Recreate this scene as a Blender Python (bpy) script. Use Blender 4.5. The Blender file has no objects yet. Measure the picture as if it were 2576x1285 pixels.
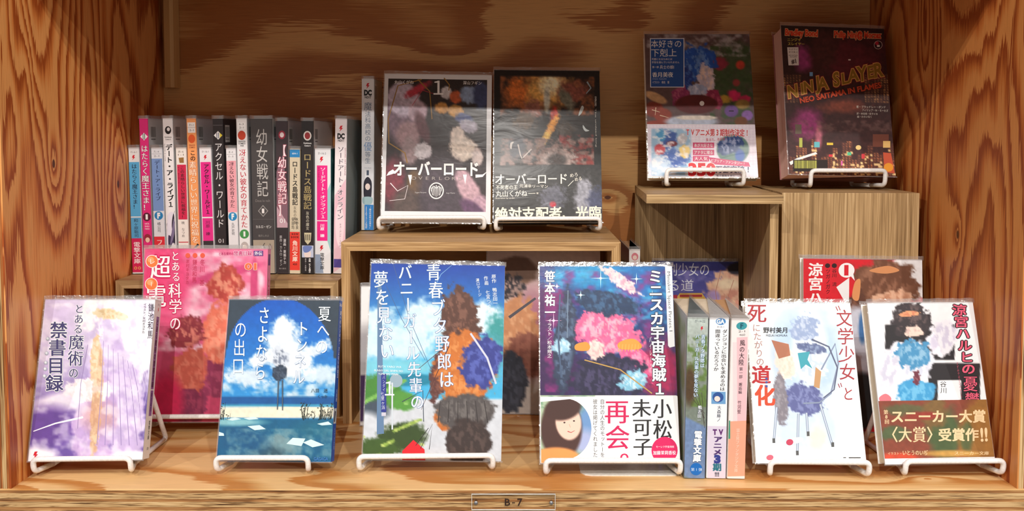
import bpy, math, random
import numpy as np
from mathutils import Vector, Matrix
from mathutils.geometry import tessellate_polygon
random.seed(7)
D = bpy.data
SC = bpy.context.scene
C = SC.collection
MM = 0.001

# ------------------------------------------------------------------ camera
cam = D.cameras.new('camera')
cam.sensor_width = 36.0
cam.lens = 2250.0 / 2576.0 * 36.0
cam.shift_x = -(1310.0 - 1288.0) / 2576.0
cam.shift_y = (467.92 - 642.5) / 2576.0
cam.clip_start = 0.01
co = D.objects.new('camera', cam)
co.location = (0, -0.787, 0.313)
co.rotation_euler = (math.radians(87.0), 0, 0)
C.objects.link(co)
SC.camera = co
# ------------------------------------------------------------------ light and exposure
SC.view_settings.view_transform = 'Standard'
SC.view_settings.look = 'None'
SC.view_settings.gamma = 1
SC.view_settings.use_curve_mapping = False
SC.view_settings.exposure = -0.13
w = D.worlds.new('shop_interior')
SC.world = w
w.use_nodes = True
bg = w.node_tree.nodes['Background']
bg.inputs[0].default_value = (1.0, 0.93, 0.85, 1)
bg.inputs[1].default_value = 0.37


def spot(x, y, z, power, col, r=0.02, tx=0, ty=150, tz=180):
    l = D.lights.new('track_spotlight', 'SPOT')
    l.energy = power
    l.color = col
    l.shadow_soft_size = r
    l.spot_size = math.radians(60)
    l.spot_blend = 0.6
    o = D.objects.new('track_spotlight', l)
    o.location = (x * MM, y * MM, z * MM)
    d = Vector(((tx - x), (ty - y), (tz - z)))
    o.rotation_euler = d.to_track_quat('-Z', 'Y').to_euler()
    C.objects.link(o)


WARM = (1.0, 0.955, 0.90)
spot(-840, -2175, 2120, 102, WARM)
spot(900, -2175, 2030, 102, WARM)
spot(150, -2900, 1960, 205, WARM)
spot(-2000, -1750, 1900, 90, WARM)
spot(2000, -1750, 1850, 90, WARM)

# ------------------------------------------------------------------ materials


def lin(c):
    return tuple(((v / 255.0) / 12.92 if v / 255.0 <= 0.04045 else ((v / 255.0 + 0.055) / 1.055) ** 2.4) for v in c[:3])


def nt(name):
    m = D.materials.new(name)
    m.use_nodes = True
    t = m.node_tree
    b = t.nodes['Principled BSDF']
    return m, t, b


def N(t, typ, **kw):
    n = t.nodes.new(typ)
    for k, v in kw.items():
        if k.startswith('i_'):
            n.inputs[int(k[2:])].default_value = v
        else:
            setattr(n, k, v)
    return n


def math_n(t, op, a, b=None, c=None):
    n = t.nodes.new('ShaderNodeMath')
    n.operation = op
    for i, v in enumerate((a, b, c)):
        if v is None:
            continue
        if isinstance(v, (int, float)):
            n.inputs[i].default_value = v
        else:
            t.links.new(v, n.inputs[i])
    return n.outputs[0]


def ramp(t, fac, stops, interp='LINEAR'):
    r = t.nodes.new('ShaderNodeValToRGB')
    r.color_ramp.interpolation = interp
    e = r.color_ramp.elements
    while len(e) < len(stops):
        e.new(0.5)
    for i, (p, c) in enumerate(stops):
        e[i].position = p
        e[i].color = (*lin(c), 1) if not isinstance(c, float) else (c, c, c, 1)
    t.links.new(fac, r.inputs[0])
    return r.outputs[0]


def plain(name, col, rough=0.5, metal=0.0, coat=0.0, bump=0.0, bscale=300):
    m, t, b = nt(name)
    tc = N(t, 'ShaderNodeTexCoord')
    nz = N(t, 'ShaderNodeTexNoise')
    nz.inputs['Scale'].default_value = bscale
    nz.inputs['Detail'].default_value = 3
    t.links.new(tc.outputs['Object'], nz.inputs['Vector'])
    lo = tuple(v * 0.95 for v in col)
    hi = tuple(min(255, v * 1.03) for v in col)
    t.links.new(ramp(t, nz.outputs['Fac'], [(0.3, lo), (0.7, hi)]), b.inputs['Base Color'])
    b.inputs['Roughness'].default_value = rough
    b.inputs['Metallic'].default_value = metal
    b.inputs['Coat Weight'].default_value = coat
    if bump:
        bp = N(t, 'ShaderNodeBump')
        bp.inputs['Strength'].default_value = bump
        bp.inputs['Distance'].default_value = 0.0005
        t.links.new(nz.outputs['Fac'], bp.inputs['Height'])
        t.links.new(bp.outputs[0], b.inputs['Normal'])
    return m


def wood(name, ia, ig, light, mid, dark, sa=9.0, sg=1.6, rings=9.0, knots=(), feather=0.03, rough=0.42, seed=0.0, edge=0.8, fine=0.10):
    """figured plywood face: contour bands of a stretched field, feathered along the grain"""
    m, t, b = nt(name)
    tc = N(t, 'ShaderNodeTexCoord')
    sp = N(t, 'ShaderNodeSeparateXYZ')
    t.links.new(tc.outputs['Object'], sp.inputs[0])
    A, G = sp.outputs[ia], sp.outputs[ig]

    def vec(fa, fg, z=0.0):
        c = N(t, 'ShaderNodeCombineXYZ')
        t.links.new(math_n(t, 'MULTIPLY', A, fa), c.inputs[0])
        t.links.new(math_n(t, 'MULTIPLY', G, fg), c.inputs[1])
        c.inputs[2].default_value = z
        return c.outputs[0]

    def noise(v, detail=2, rough_=0.5, dist=0.0):
        n = N(t, 'ShaderNodeTexNoise')
        n.inputs['Scale'].default_value = 1
        n.inputs['Detail'].default_value = detail
        n.inputs['Roughness'].default_value = rough_
        n.inputs['Distortion'].default_value = dist
        t.links.new(v, n.inputs['Vector'])
        return n.outputs['Fac']
    h = noise(vec(sa, sg, seed), 2, 0.42, 0.35)
    h2 = noise(vec(sa * 5, sg * 5, seed + 3), 1, 0.5, 0.0)
    f = noise(vec(900, 22, seed + 5), 1, 0.5)
    f2 = noise(vec(300, 6, seed + 8), 2, 0.6)
    H = math_n(t, 'MULTIPLY', h, rings)
    H = math_n(t, 'ADD', H, math_n(t, 'MULTIPLY', h2, 0.35))
    for (ka, kg, ra, rg, amp) in knots:
        da = math_n(t, 'DIVIDE', math_n(t, 'SUBTRACT', A, ka * MM), ra * MM)
        dg = math_n(t, 'DIVIDE', math_n(t, 'SUBTRACT', G, kg * MM), rg * MM)
        r2 = math_n(t, 'ADD', math_n(t, 'MULTIPLY', da, da), math_n(t, 'MULTIPLY', dg, dg))
        e = math_n(t, 'POWER', 2.718, math_n(t, 'MULTIPLY', math_n(t, 'POWER', r2, 0.6), -1.0))
        H = math_n(t, 'ADD', H, math_n(t, 'MULTIPLY', e, amp))
    H = math_n(t, 'ADD', H, math_n(t, 'MULTIPLY', f, feather * rings))
    H = math_n(t, 'ADD', H, math_n(t, 'MULTIPLY', f2, feather * rings * 0.6))
    fr = math_n(t, 'FRACT', H)
    col = ramp(t, fr, [(0.0, light), (0.35, light), (edge - 0.22, mid), (edge, dark), (0.965, dark), (1.0, light)])
    # fine pores along the grain
    mx = N(t, 'ShaderNodeMix', data_type='RGBA', blend_type='MULTIPLY')
    mx.inputs[0].default_value = 1.0
    t.links.new(col, mx.inputs[6])
    g = ramp(t, noise(vec(1500, 30, seed + 11), 2, 0.6), [(0.25, 1.0 - 2.2 * fine), (0.5, 1.0 - fine * 0.4), (0.8, 1.0)])
    t.links.new(g, mx.inputs[7])
    last = mx.outputs[2]
    for (ka, kg, ra, rg, amp) in knots:
        if amp < 0:
            continue
        da = math_n(t, 'DIVIDE', math_n(t, 'SUBTRACT', A, ka * MM), 3.0 * MM)
        dg = math_n(t, 'DIVIDE', math_n(t, 'SUBTRACT', G, kg * MM), 5.0 * MM)
        r2 = math_n(t, 'ADD', math_n(t, 'MULTIPLY', da, da), math_n(t, 'MULTIPLY', dg, dg))
        fac = ramp(t, r2, [(0.5, 1.0), (1.0, 0.0)])
        m2 = N(t, 'ShaderNodeMix', data_type='RGBA')
        t.links.new(fac, m2.inputs[0])
        t.links.new(last, m2.inputs[6])
        m2.inputs[7].default_value = (*lin((92, 48, 26)), 1)
        last = m2.outputs[2]
    t.links.new(last, b.inputs['Base Color'])
    b.inputs['Roughness'].default_value = rough
    b.inputs['Specular IOR Level'].default_value = 0.35
    bp = N(t, 'ShaderNodeBump')
    bp.inputs['Strength'].default_value = 0.25
    bp.inputs['Distance'].default_value = 0.0004
    t.links.new(g, bp.inputs['Height'])
    t.links.new(bp.outputs[0], b.inputs['Normal'])
    return m


def streak(name, ia, ig, stops, fa=420, fg=9, fa2=90, fg2=3, rough=0.5, dist=0.6):
    """straight-grained laminate or ply edge"""
    m, t, b = nt(name)
    tc = N(t, 'ShaderNodeTexCoord')
    sp = N(t, 'ShaderNodeSeparateXYZ')
    t.links.new(tc.outputs['Object'], sp.inputs[0])
    others = [i for i in (0, 1, 2) if i != ig]

    def noise(s, g_, detail, z=0.0):
        c = N(t, 'ShaderNodeCombineXYZ')
        t.links.new(math_n(t, 'MULTIPLY', sp.outputs[others[0]], s), c.inputs[0])
        t.links.new(math_n(t, 'MULTIPLY', sp.outputs[others[1]], s), c.inputs[2])
        t.links.new(math_n(t, 'ADD', math_n(t, 'MULTIPLY', sp.outputs[ig], g_), z), c.inputs[1])
        n = N(t, 'ShaderNodeTexNoise')
        n.inputs['Scale'].default_value = 1
        n.inputs['Detail'].default_value = detail
        n.inputs['Distortion'].default_value = dist
        t.links.new(c.outputs[0], n.inputs['Vector'])
        return n.outputs['Fac']
    v = math_n(t, 'ADD', math_n(t, 'MULTIPLY', noise(fa, fg, 3), 0.6), math_n(t, 'MULTIPLY', noise(fa2, fg2, 2, 7.0), 0.4))
    t.links.new(ramp(t, v, stops), b.inputs['Base Color'])
    b.inputs['Roughness'].default_value = rough
    b.inputs['Specular IOR Level'].default_value = 0.37
    bp = N(t, 'ShaderNodeBump')
    bp.inputs['Strength'].default_value = 0.37
    bp.inputs['Distance'].default_value = 0.0003
    t.links.new(v, bp.inputs['Height'])
    t.links.new(bp.outputs[0], b.inputs['Normal'])
    return m


M = {}
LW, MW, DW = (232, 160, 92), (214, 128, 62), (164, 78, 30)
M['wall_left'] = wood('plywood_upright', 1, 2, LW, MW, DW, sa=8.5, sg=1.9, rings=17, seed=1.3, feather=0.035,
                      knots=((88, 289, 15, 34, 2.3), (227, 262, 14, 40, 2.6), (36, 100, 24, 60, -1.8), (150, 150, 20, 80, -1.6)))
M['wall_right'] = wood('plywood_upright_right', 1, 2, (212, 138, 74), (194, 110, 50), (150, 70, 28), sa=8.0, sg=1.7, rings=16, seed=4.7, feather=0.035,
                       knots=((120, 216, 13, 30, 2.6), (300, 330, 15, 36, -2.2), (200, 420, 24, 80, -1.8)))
M['wall_back'] = wood('plywood_back_panel', 2, 0, (218, 166, 104), (202, 146, 86), (172, 108, 54), sa=5.2, sg=1.9, rings=6.5, seed=2.2,
                      feather=0.06, edge=0.66, knots=((238, 112, 9, 20, 1.6), (430, -90, 40, 90, -1.4), (300, -300, 30, 60, -1.2)))
M['floor'] = wood('plywood_shelf_top', 1, 0, (240, 196, 138), (226, 176, 114), (202, 136, 72), sa=11.0, sg=1.6, rings=8.5, seed=5.1,
                  feather=0.035, edge=0.74, knots=((24, 375, 9, 20, -1.6), (60, -60, 25, 60, -1.2)))
M['ceiling'] = wood('plywood_upper_shelf', 1, 0, (228, 165, 98), (212, 143, 76), (182, 104, 46), seed=8)
PLYS = [(0.36, (70, 44, 24)), (0.43, (132, 96, 58)), (0.49, (196, 158, 108)), (0.72, (226, 194, 146))]
M['ply_pale_x'] = streak('ply_edge_long_grain', 1, 0, PLYS, 1000, 22, 260, 14, dist=1.8)
M['ply_dark_x'] = streak('ply_edge_cross_grain', 1, 0, [(0.3, (80, 46, 22)), (0.5, (158, 108, 62)), (0.7, (204, 156, 102))], 700, 30, 200, 8)
M['ply_pale_z'] = streak('ply_edge_upright', 1, 2, PLYS, 900, 14, 260, 5)
M['ply_dark_z'] = streak('ply_edge_upright_dark', 1, 2, [(0.3, (84, 40, 16)), (0.5, (150, 84, 38)), (0.7, (190, 120, 62))], 700, 30, 200, 8)
LAM = [(0.28, (104, 74, 42)), (0.42, (158, 120, 76)), (0.54, (194, 154, 104)), (0.70, (226, 190, 142))]
M['lam_x'] = streak('laminate_oak_horizontal', 1, 0, LAM, 520, 14, 130, 6)
M['lam_z'] = streak('laminate_oak_vertical', 1, 2, LAM, 520, 11, 150, 6)
M['lam_y'] = streak('laminate_oak_depthwise', 0, 1, LAM, 520, 14, 130, 6)
GREY = [(0.28, (104, 78, 48)), (0.44, (158, 126, 84)), (0.56, (190, 156, 110)), (0.70, (222, 192, 146))]
M['grey_x'] = streak('grey_oak_horizontal', 1, 0, GREY, 520, 14, 130, 6)
M['grey_z'] = streak('grey_oak_vertical', 1, 2, GREY, 620, 12, 120, 5)
M['batten'] = streak('bare_batten', 1, 2, [(0.3, (196, 150, 92)), (0.6, (214, 172, 112)), (0.8, (226, 186, 128))], 120, 3, 40, 2)
M['wire'] = plain('white_coated_wire', (242, 241, 239), 0.35, coat=0.4, bump=0.15, bscale=500)
M['pages'] = None
M['acrylic'] = None
M['steel'] = plain('polished_pin', (200, 200, 205), 0.2, 1.0)
M['white_metal'] = plain('white_painted_sheet', (222, 220, 214), 0.3, coat=0.3)

# printed paper under film: colour comes from the mesh's own colour attribute


def print_mat(name, rough, coat, wr):
    m, t, b = nt(name)
    a = N(t, 'ShaderNodeVertexColor', layer_name='Col')
    tc = N(t, 'ShaderNodeTexCoord')
    nz = N(t, 'ShaderNodeTexNoise')
    nz.inputs['Scale'].default_value = 60
    nz.inputs['Detail'].default_value = 3
    t.links.new(tc.outputs['Object'], nz.inputs['Vector'])
    hs = N(t, 'ShaderNodeHueSaturation')
    t.links.new(a.outputs['Color'], hs.inputs['Color'])
    t.links.new(math_n(t, 'ADD', math_n(t, 'MULTIPLY', nz.outputs['Fac'], 0.10), 0.95), hs.inputs['Value'])
    t.links.new(hs.outputs[0], b.inputs['Base Color'])
    b.inputs['Roughness'].default_value = rough
    b.inputs['Specular IOR Level'].default_value = 0.37
    b.inputs['Coat Weight'].default_value = coat
    b.inputs['Coat Roughness'].default_value = 0.2
    mp = N(t, 'ShaderNodeMapping')
    mp.inputs['Scale'].default_value = (22, 22, 60)
    t.links.new(tc.outputs['Object'], mp.inputs[0])
    n2 = N(t, 'ShaderNodeTexNoise')
    n2.inputs['Scale'].default_value = 1
    n2.inputs['Detail'].default_value = 3
    n2.inputs['Distortion'].default_value = 0.8
    t.links.new(mp.outputs[0], n2.inputs['Vector'])
    bp = N(t, 'ShaderNodeBump')
    bp.inputs['Strength'].default_value = wr
    bp.inputs['Distance'].default_value = 0.002
    t.links.new(n2.outputs['Fac'], bp.inputs['Height'])
    t.links.new(bp.outputs[0], b.inputs['Coat Normal'])
    return m


M['print'] = print_mat('printed_cover_under_film', 0.55, 0.13, 0.14)


def film_mat():
    m, t, b = nt('clear_plastic_film')
    t.nodes.remove(b)
    out = [n for n in t.nodes if n.type == 'OUTPUT_MATERIAL'][0]
    tr = N(t, 'ShaderNodeBsdfTransparent')
    tr.inputs[0].default_value = (0.93, 0.92, 0.92, 1)
    gl = N(t, 'ShaderNodeBsdfGlossy')
    gl.inputs['Roughness'].default_value = 0.18
    di = N(t, 'ShaderNodeBsdfDiffuse')
    di.inputs[0].default_value = (0.8, 0.78, 0.78, 1)
    tc = N(t, 'ShaderNodeTexCoord')
    nz = N(t, 'ShaderNodeTexNoise')
    nz.inputs['Scale'].default_value = 160
    nz.inputs['Detail'].default_value = 2
    t.links.new(tc.outputs['Object'], nz.inputs['Vector'])
    bp = N(t, 'ShaderNodeBump')
    bp.inputs['Strength'].default_value = 0.35
    bp.inputs['Distance'].default_value = 0.003
    t.links.new(nz.outputs['Fac'], bp.inputs['Height'])
    t.links.new(bp.outputs[0], gl.inputs['Normal'])
    m1 = N(t, 'ShaderNodeMixShader', i_0=0.16)
    t.links.new(tr.outputs[0], m1.inputs[1])
    t.links.new(di.outputs[0], m1.inputs[2])
    m2 = N(t, 'ShaderNodeMixShader', i_0=0.16)
    t.links.new(m1.outputs[0], m2.inputs[1])
    t.links.new(gl.outputs[0], m2.inputs[2])
    t.links.new(m2.outputs[0], out.inputs[0])
    return m


M['film'] = film_mat()


def acrylic_mat():
    m, t, b = nt('clear_acrylic')
    t.nodes.remove(b)
    out = [n for n in t.nodes if n.type == 'OUTPUT_MATERIAL'][0]
    tr = N(t, 'ShaderNodeBsdfTransparent')
    tr.inputs[0].default_value = (0.985, 0.98, 0.97, 1)
    gl = N(t, 'ShaderNodeBsdfGlossy')
    gl.inputs['Roughness'].default_value = 0.06
    fr = N(t, 'ShaderNodeLayerWeight')
    fr.inputs[0].default_value = 0.12
    mx = N(t, 'ShaderNodeMixShader')
    t.links.new(fr.outputs[0], mx.inputs[0])
    t.links.new(tr.outputs[0], mx.inputs[1])
    t.links.new(gl.outputs[0], mx.inputs[2])
    t.links.new(mx.outputs[0], out.inputs[0])
    return m


M['acrylic'] = acrylic_mat()


def page_mat(name, c0, c1):
    m, t, b = nt(name)
    tc = N(t, 'ShaderNodeTexCoord')
    mp = N(t, 'ShaderNodeMapping')
    mp.inputs['Scale'].default_value = (8, 5000, 8)
    t.links.new(tc.outputs['Object'], mp.inputs[0])
    nz = N(t, 'ShaderNodeTexNoise')
    nz.inputs['Scale'].default_value = 1
    nz.inputs['Detail'].default_value = 2
    t.links.new(mp.outputs[0], nz.inputs['Vector'])
    t.links.new(ramp(t, nz.outputs['Fac'], [(0.3, c0), (0.7, c1)]), b.inputs['Base Color'])
    b.inputs['Roughness'].default_value = 0.9
    return m


M['pages'] = page_mat('cream_page_edges', (206, 186, 158), (236, 222, 200))
M['pages_tan'] = page_mat('aged_page_edges', (170, 122, 82), (206, 162, 118))
M['pages_pink'] = page_mat('pinkish_page_edges', (206, 160, 148), (232, 192, 180))

# ------------------------------------------------------------------ mesh helpers


class MB:
    def __init__(s):
        s.v = []
        s.f = []

    def add(s, vs, fs):
        o = len(s.v)
        s.v += [tuple(p) for p in vs]
        s.f += [tuple(i + o for i in f) for f in fs]
        return s

    def box(s, x0, x1, y0, y1, z0, z1):
        return s.add([(x0, y0, z0), (x1, y0, z0), (x1, y1, z0), (x0, y1, z0), (x0, y0, z1), (x1, y0, z1), (x1, y1, z1), (x0, y1, z1)],
                     [(0, 3, 2, 1), (4, 5, 6, 7), (0, 1, 5, 4), (1, 2, 6, 5), (2, 3, 7, 6), (3, 0, 4, 7)])

    def prism(s, pts, axis, a0, a1):
        """extrude 2D outline pts; axis 0:x (pts=yz) 1:y (pts=xz) 2:z (pts=xy)"""
        n = len(pts)

        def P(p, a):
            q = list(p)
            q.insert(axis, a)
            return tuple(q)
        vs = [P(p, a0) for p in pts] + [P(p, a1) for p in pts]
        fs = [(i, (i + 1) % n, n + (i + 1) % n, n + i) for i in range(n)]
        tris = tessellate_polygon([[Vector((p[0], p[1], 0)) for p in pts]])
        fs += [tuple(t_) for t_ in tris] + [tuple(n + i for i in reversed(t_)) for t_ in tris]
        return s.add(vs, fs)

    def tube(s, pts, r, closed=False, seg=10):
        pts = [Vector(p) for p in pts]
        n = len(pts)
        rings = []
        up = None
        for i, p in enumerate(pts):
            a = pts[(i - 1) % n] if (closed or i > 0) else p
            c = pts[(i + 1) % n] if (closed or i < n - 1) else p
            d = (c - a).normalized()
            if up is None:
                up = Vector((0, 0, 1)) if abs(d.z) < 0.9 else Vector((1, 0, 0))
            side = d.cross(up).normalized()
            up = side.cross(d).normalized()
            rings.append([p + (side * math.cos(k * 2 * math.pi / seg) + up * math.sin(k * 2 * math.pi / seg)) * r for k in range(seg)])
        vs = [q for rg in rings for q in rg]
        fs = []
        m_ = n if closed else n - 1
        for i in range(m_):
            j = (i + 1) % n
            off = 0
            if closed and j == 0:
                best = 1e9
                for o_ in range(seg):
                    dd = (rings[i][0] - rings[0][o_]).length
                    if dd < best:
                        best, off = dd, o_
            for k in range(seg):
                fs.append((i * seg + k, i * seg + (k + 1) % seg, j * seg + (k + 1 + off) % seg, j * seg + (k + off) % seg))
        if not closed:
            fs.append(tuple(range(seg))[::-1])
            fs.append(tuple((n - 1) * seg + k for k in range(seg)))
        return s.add(vs, fs)

    def build(s, name, mat, parent=None, smooth=False, bevel=0):
        me = D.meshes.new(name)
        me.from_pydata([(a * MM, b * MM, c * MM) for a, b, c in s.v], [], s.f)
        me.validate()
        me.materials.append(mat)
        if smooth:
            me.polygons.foreach_set('use_smooth', [True] * len(me.polygons))
        o = D.objects.new(name, me)
        C.objects.link(o)
        if parent:
            o.parent = parent
        if bevel:
            md = o.modifiers.new('bevel', 'BEVEL')
            md.width = bevel * MM
            md.segments = 2
            md.limit_method = 'ANGLE'
        return o


def rounded(pts, rad, closed=True, seg=4):
    out = []
    P = [Vector(p) for p in pts]
    n = len(P)
    for i, p in enumerate(P):
        if not closed and i in (0, n - 1):
            out.append(p)
            continue
        a, c = P[(i - 1) % n], P[(i + 1) % n]
        ra = min(rad, (a - p).length * 0.45, (c - p).length * 0.45)
        p0 = p + (a - p).normalized() * ra
        p1 = p + (c - p).normalized() * ra
        for k in range(seg + 1):
            t_ = k / seg
            out.append((p0 * (1 - t_) + p * t_) * (1 - t_) + (p * (1 - t_) + p1 * t_) * t_)
    return out


def empty(name, label, cat, loc, rot=(0, 0, 0), group=None):
    o = D.objects.new(name, None)
    o.empty_display_size = 0.02
    C.objects.link(o)
    o.location = tuple(c * MM for c in loc)
    if isinstance(rot, Matrix):
        o.rotation_euler = rot.to_euler()
    else:
        o.rotation_euler = rot
    o['label'] = label
    o['category'] = cat
    if group:
        o['group'] = group
    return o


def tag(o, label, cat, group=None):
    o['label'] = label
    o['category'] = cat
    if group:
        o['group'] = group
    return o


def struct(o):
    o['kind'] = 'structure'
    return o


# ------------------------------------------------------------------ the printing press: flat print as coloured geometry
GC = {}


def glyph(ch, wt):
    k = (ch, round(wt, 3))
    if k not in GC:
        c = D.curves.new('t', 'FONT')
        c.body = ch
        c.size = 1
        c.resolution_u = 3
        c.offset = wt
        o = D.objects.new('t', c)
        me = D.meshes.new_from_object(o)
        vs = [(v.co.x, v.co.y) for v in me.vertices]
        fs = [tuple(p.vertices) for p in me.polygons]
        D.objects.remove(o)
        D.curves.remove(c)
        D.meshes.remove(me)
        GC[k] = (vs, fs)
    return GC[k]


def homog(src, dst):
    A = []
    b = []
    for (x, y), (u, v) in zip(src, dst):
        A.append([x, y, 1, 0, 0, 0, -u * x, -u * y])
        b.append(u)
        A.append([0, 0, 0, x, y, 1, -v * x, -v * y])
        b.append(v)
    h = np.linalg.solve(np.array(A, float), np.array(b, float))
    return np.append(h, 1).reshape(3, 3)


def happly(Hm, x, y):
    x = np.asarray(x, float)
    y = np.asarray(y, float)
    w_ = Hm[2, 0] * x + Hm[2, 1] * y + Hm[2, 2]
    return (Hm[0, 0] * x + Hm[0, 1] * y + Hm[0, 2]) / w_, (Hm[1, 0] * x + Hm[1, 1] * y + Hm[1, 2]) / w_


_rng = np.random.RandomState(3)
_NT = _rng.rand(64, 64)


def vnoise(x, y):
    xi = np.floor(x).astype(int)
    yi = np.floor(y).astype(int)
    fx = x - xi
    fy = y - yi
    fx = fx * fx * (3 - 2 * fx)
    fy = fy * fy * (3 - 2 * fy)
    g = lambda a, b: _NT[a % 64, b % 64]
    return (g(xi, yi) * (1 - fx) + g(xi + 1, yi) * fx) * (1 - fy) + (g(xi, yi + 1) * (1 - fx) + g(xi + 1, yi + 1) * fx) * fy


def fbm(x, y):
    return vnoise(x, y) * 0.55 + vnoise(x * 2.1 + 9, y * 2.1 + 4) * 0.28 + vnoise(x * 4.3 + 2, y * 4.3 + 7) * 0.17


class Paint:
    """colour field in photo-measured cover coordinates"""

    def __init__(s, X, Y, top, bot=None, y0=0, y1=1):
        bot = bot or top
        t_ = np.clip((Y - y0) / (y1 - y0), 0, 1)[..., None]
        s.X, s.Y = X, Y
        s.c = np.array(top, float) * (1 - t_) + np.array(bot, float) * t_

    def mix(s, k, col):
        k = np.clip(k, 0, 1)[..., None]
        s.c = s.c * (1 - k) + np.array(col, float) * k
        return s

    def blob(s, x, y, rx, ry, col, soft=0.35, rot=0, a=1.0, rag=0.0, nf=14.0):
        c_, s_ = math.cos(math.radians(rot)), math.sin(math.radians(rot))
        dx, dy = s.X - x, s.Y - y
        u = (dx * c_ + dy * s_) / rx
        v = (-dx * s_ + dy * c_) / ry
        d = np.sqrt(u * u + v * v)
        if rag:
            d = d + rag * (fbm(s.X / nf + x, s.Y / nf + y) - 0.5) * 2
        return s.mix(a * np.clip((1 + soft / 2 - d) / soft, 0, 1), col)

    def band(s, y0, y1, col, soft=3, a=1.0, slope=0.0, xr=0):
        Y = s.Y - slope * (s.X - xr)
        return s.mix(a * np.clip((Y - y0) / soft, 0, 1) * np.clip((y1 - Y) / soft, 0, 1), col)

    def rect(s, x0, x1, y0, y1, col, soft=2, a=1.0):
        return s.mix(a * np.clip((s.Y - y0) / soft, 0, 1) * np.clip((y1 - s.Y) / soft, 0, 1) * np.clip((s.X - x0) / soft, 0, 1) * np.clip((x1 - s.X) / soft, 0, 1), col)

    def tex(s, x, y, rx, ry, c1, c2, rot=0, rag=0.35, nf=12.0, thr=0.42, soft=0.12):
        """ragged painterly mass in two tones"""
        s.blob(x, y, rx, ry, c1, soft, rot, 1.0, rag, nf)
        c_, s_ = math.cos(math.radians(rot)), math.sin(math.radians(rot))
        dx, dy = s.X - x, s.Y - y
        d = np.sqrt(((dx * c_ + dy * s_) / rx) ** 2 + ((-dx * s_ + dy * c_) / ry) ** 2)
        n_ = fbm(s.X / nf * 1.7 + x, s.Y / nf + y)
        return s.mix(np.clip((1.0 - d) / 0.3, 0, 1) * np.clip((n_ - thr - 0.06) / 0.12, 0, 1), c2)

    def clouds(s, x0, x1, y0, y1, col, nf, thr, soft=0.12, a=1.0, off=0.0):
        n_ = fbm(s.X / nf + off, s.Y / (nf * 0.8) + off)
        win = np.clip((s.Y - y0) / (nf * 0.5), 0, 1) * np.clip((y1 - s.Y) / (nf * 0.5), 0, 1) * np.clip((s.X - x0) / (nf * 0.5), 0, 1) * np.clip((x1 - s.X) / (nf * 0.5), 0, 1)
        return s.mix(a * np.clip((n_ * win + 0.0 - thr) / soft, 0, 1), col)

    def mottle(s, amp, nf):
        n_ = (fbm(s.X / nf + 5, s.Y / nf + 1) - 0.5)[..., None]
        s.c = np.clip(s.c * (1 + amp * 2 * n_), 0, 255)
        return s


SMALL = {'ッ': 1, 'ャ': 1, 'ュ': 1, 'ョ': 1, 'ァ': 1, 'ィ': 1, 'ェ': 1, 'っ': 1, 'ゃ': 1, 'ゅ': 1, 'ょ': 1}
KATANA = set('ー〜―—〈〉（）「」')


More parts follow.
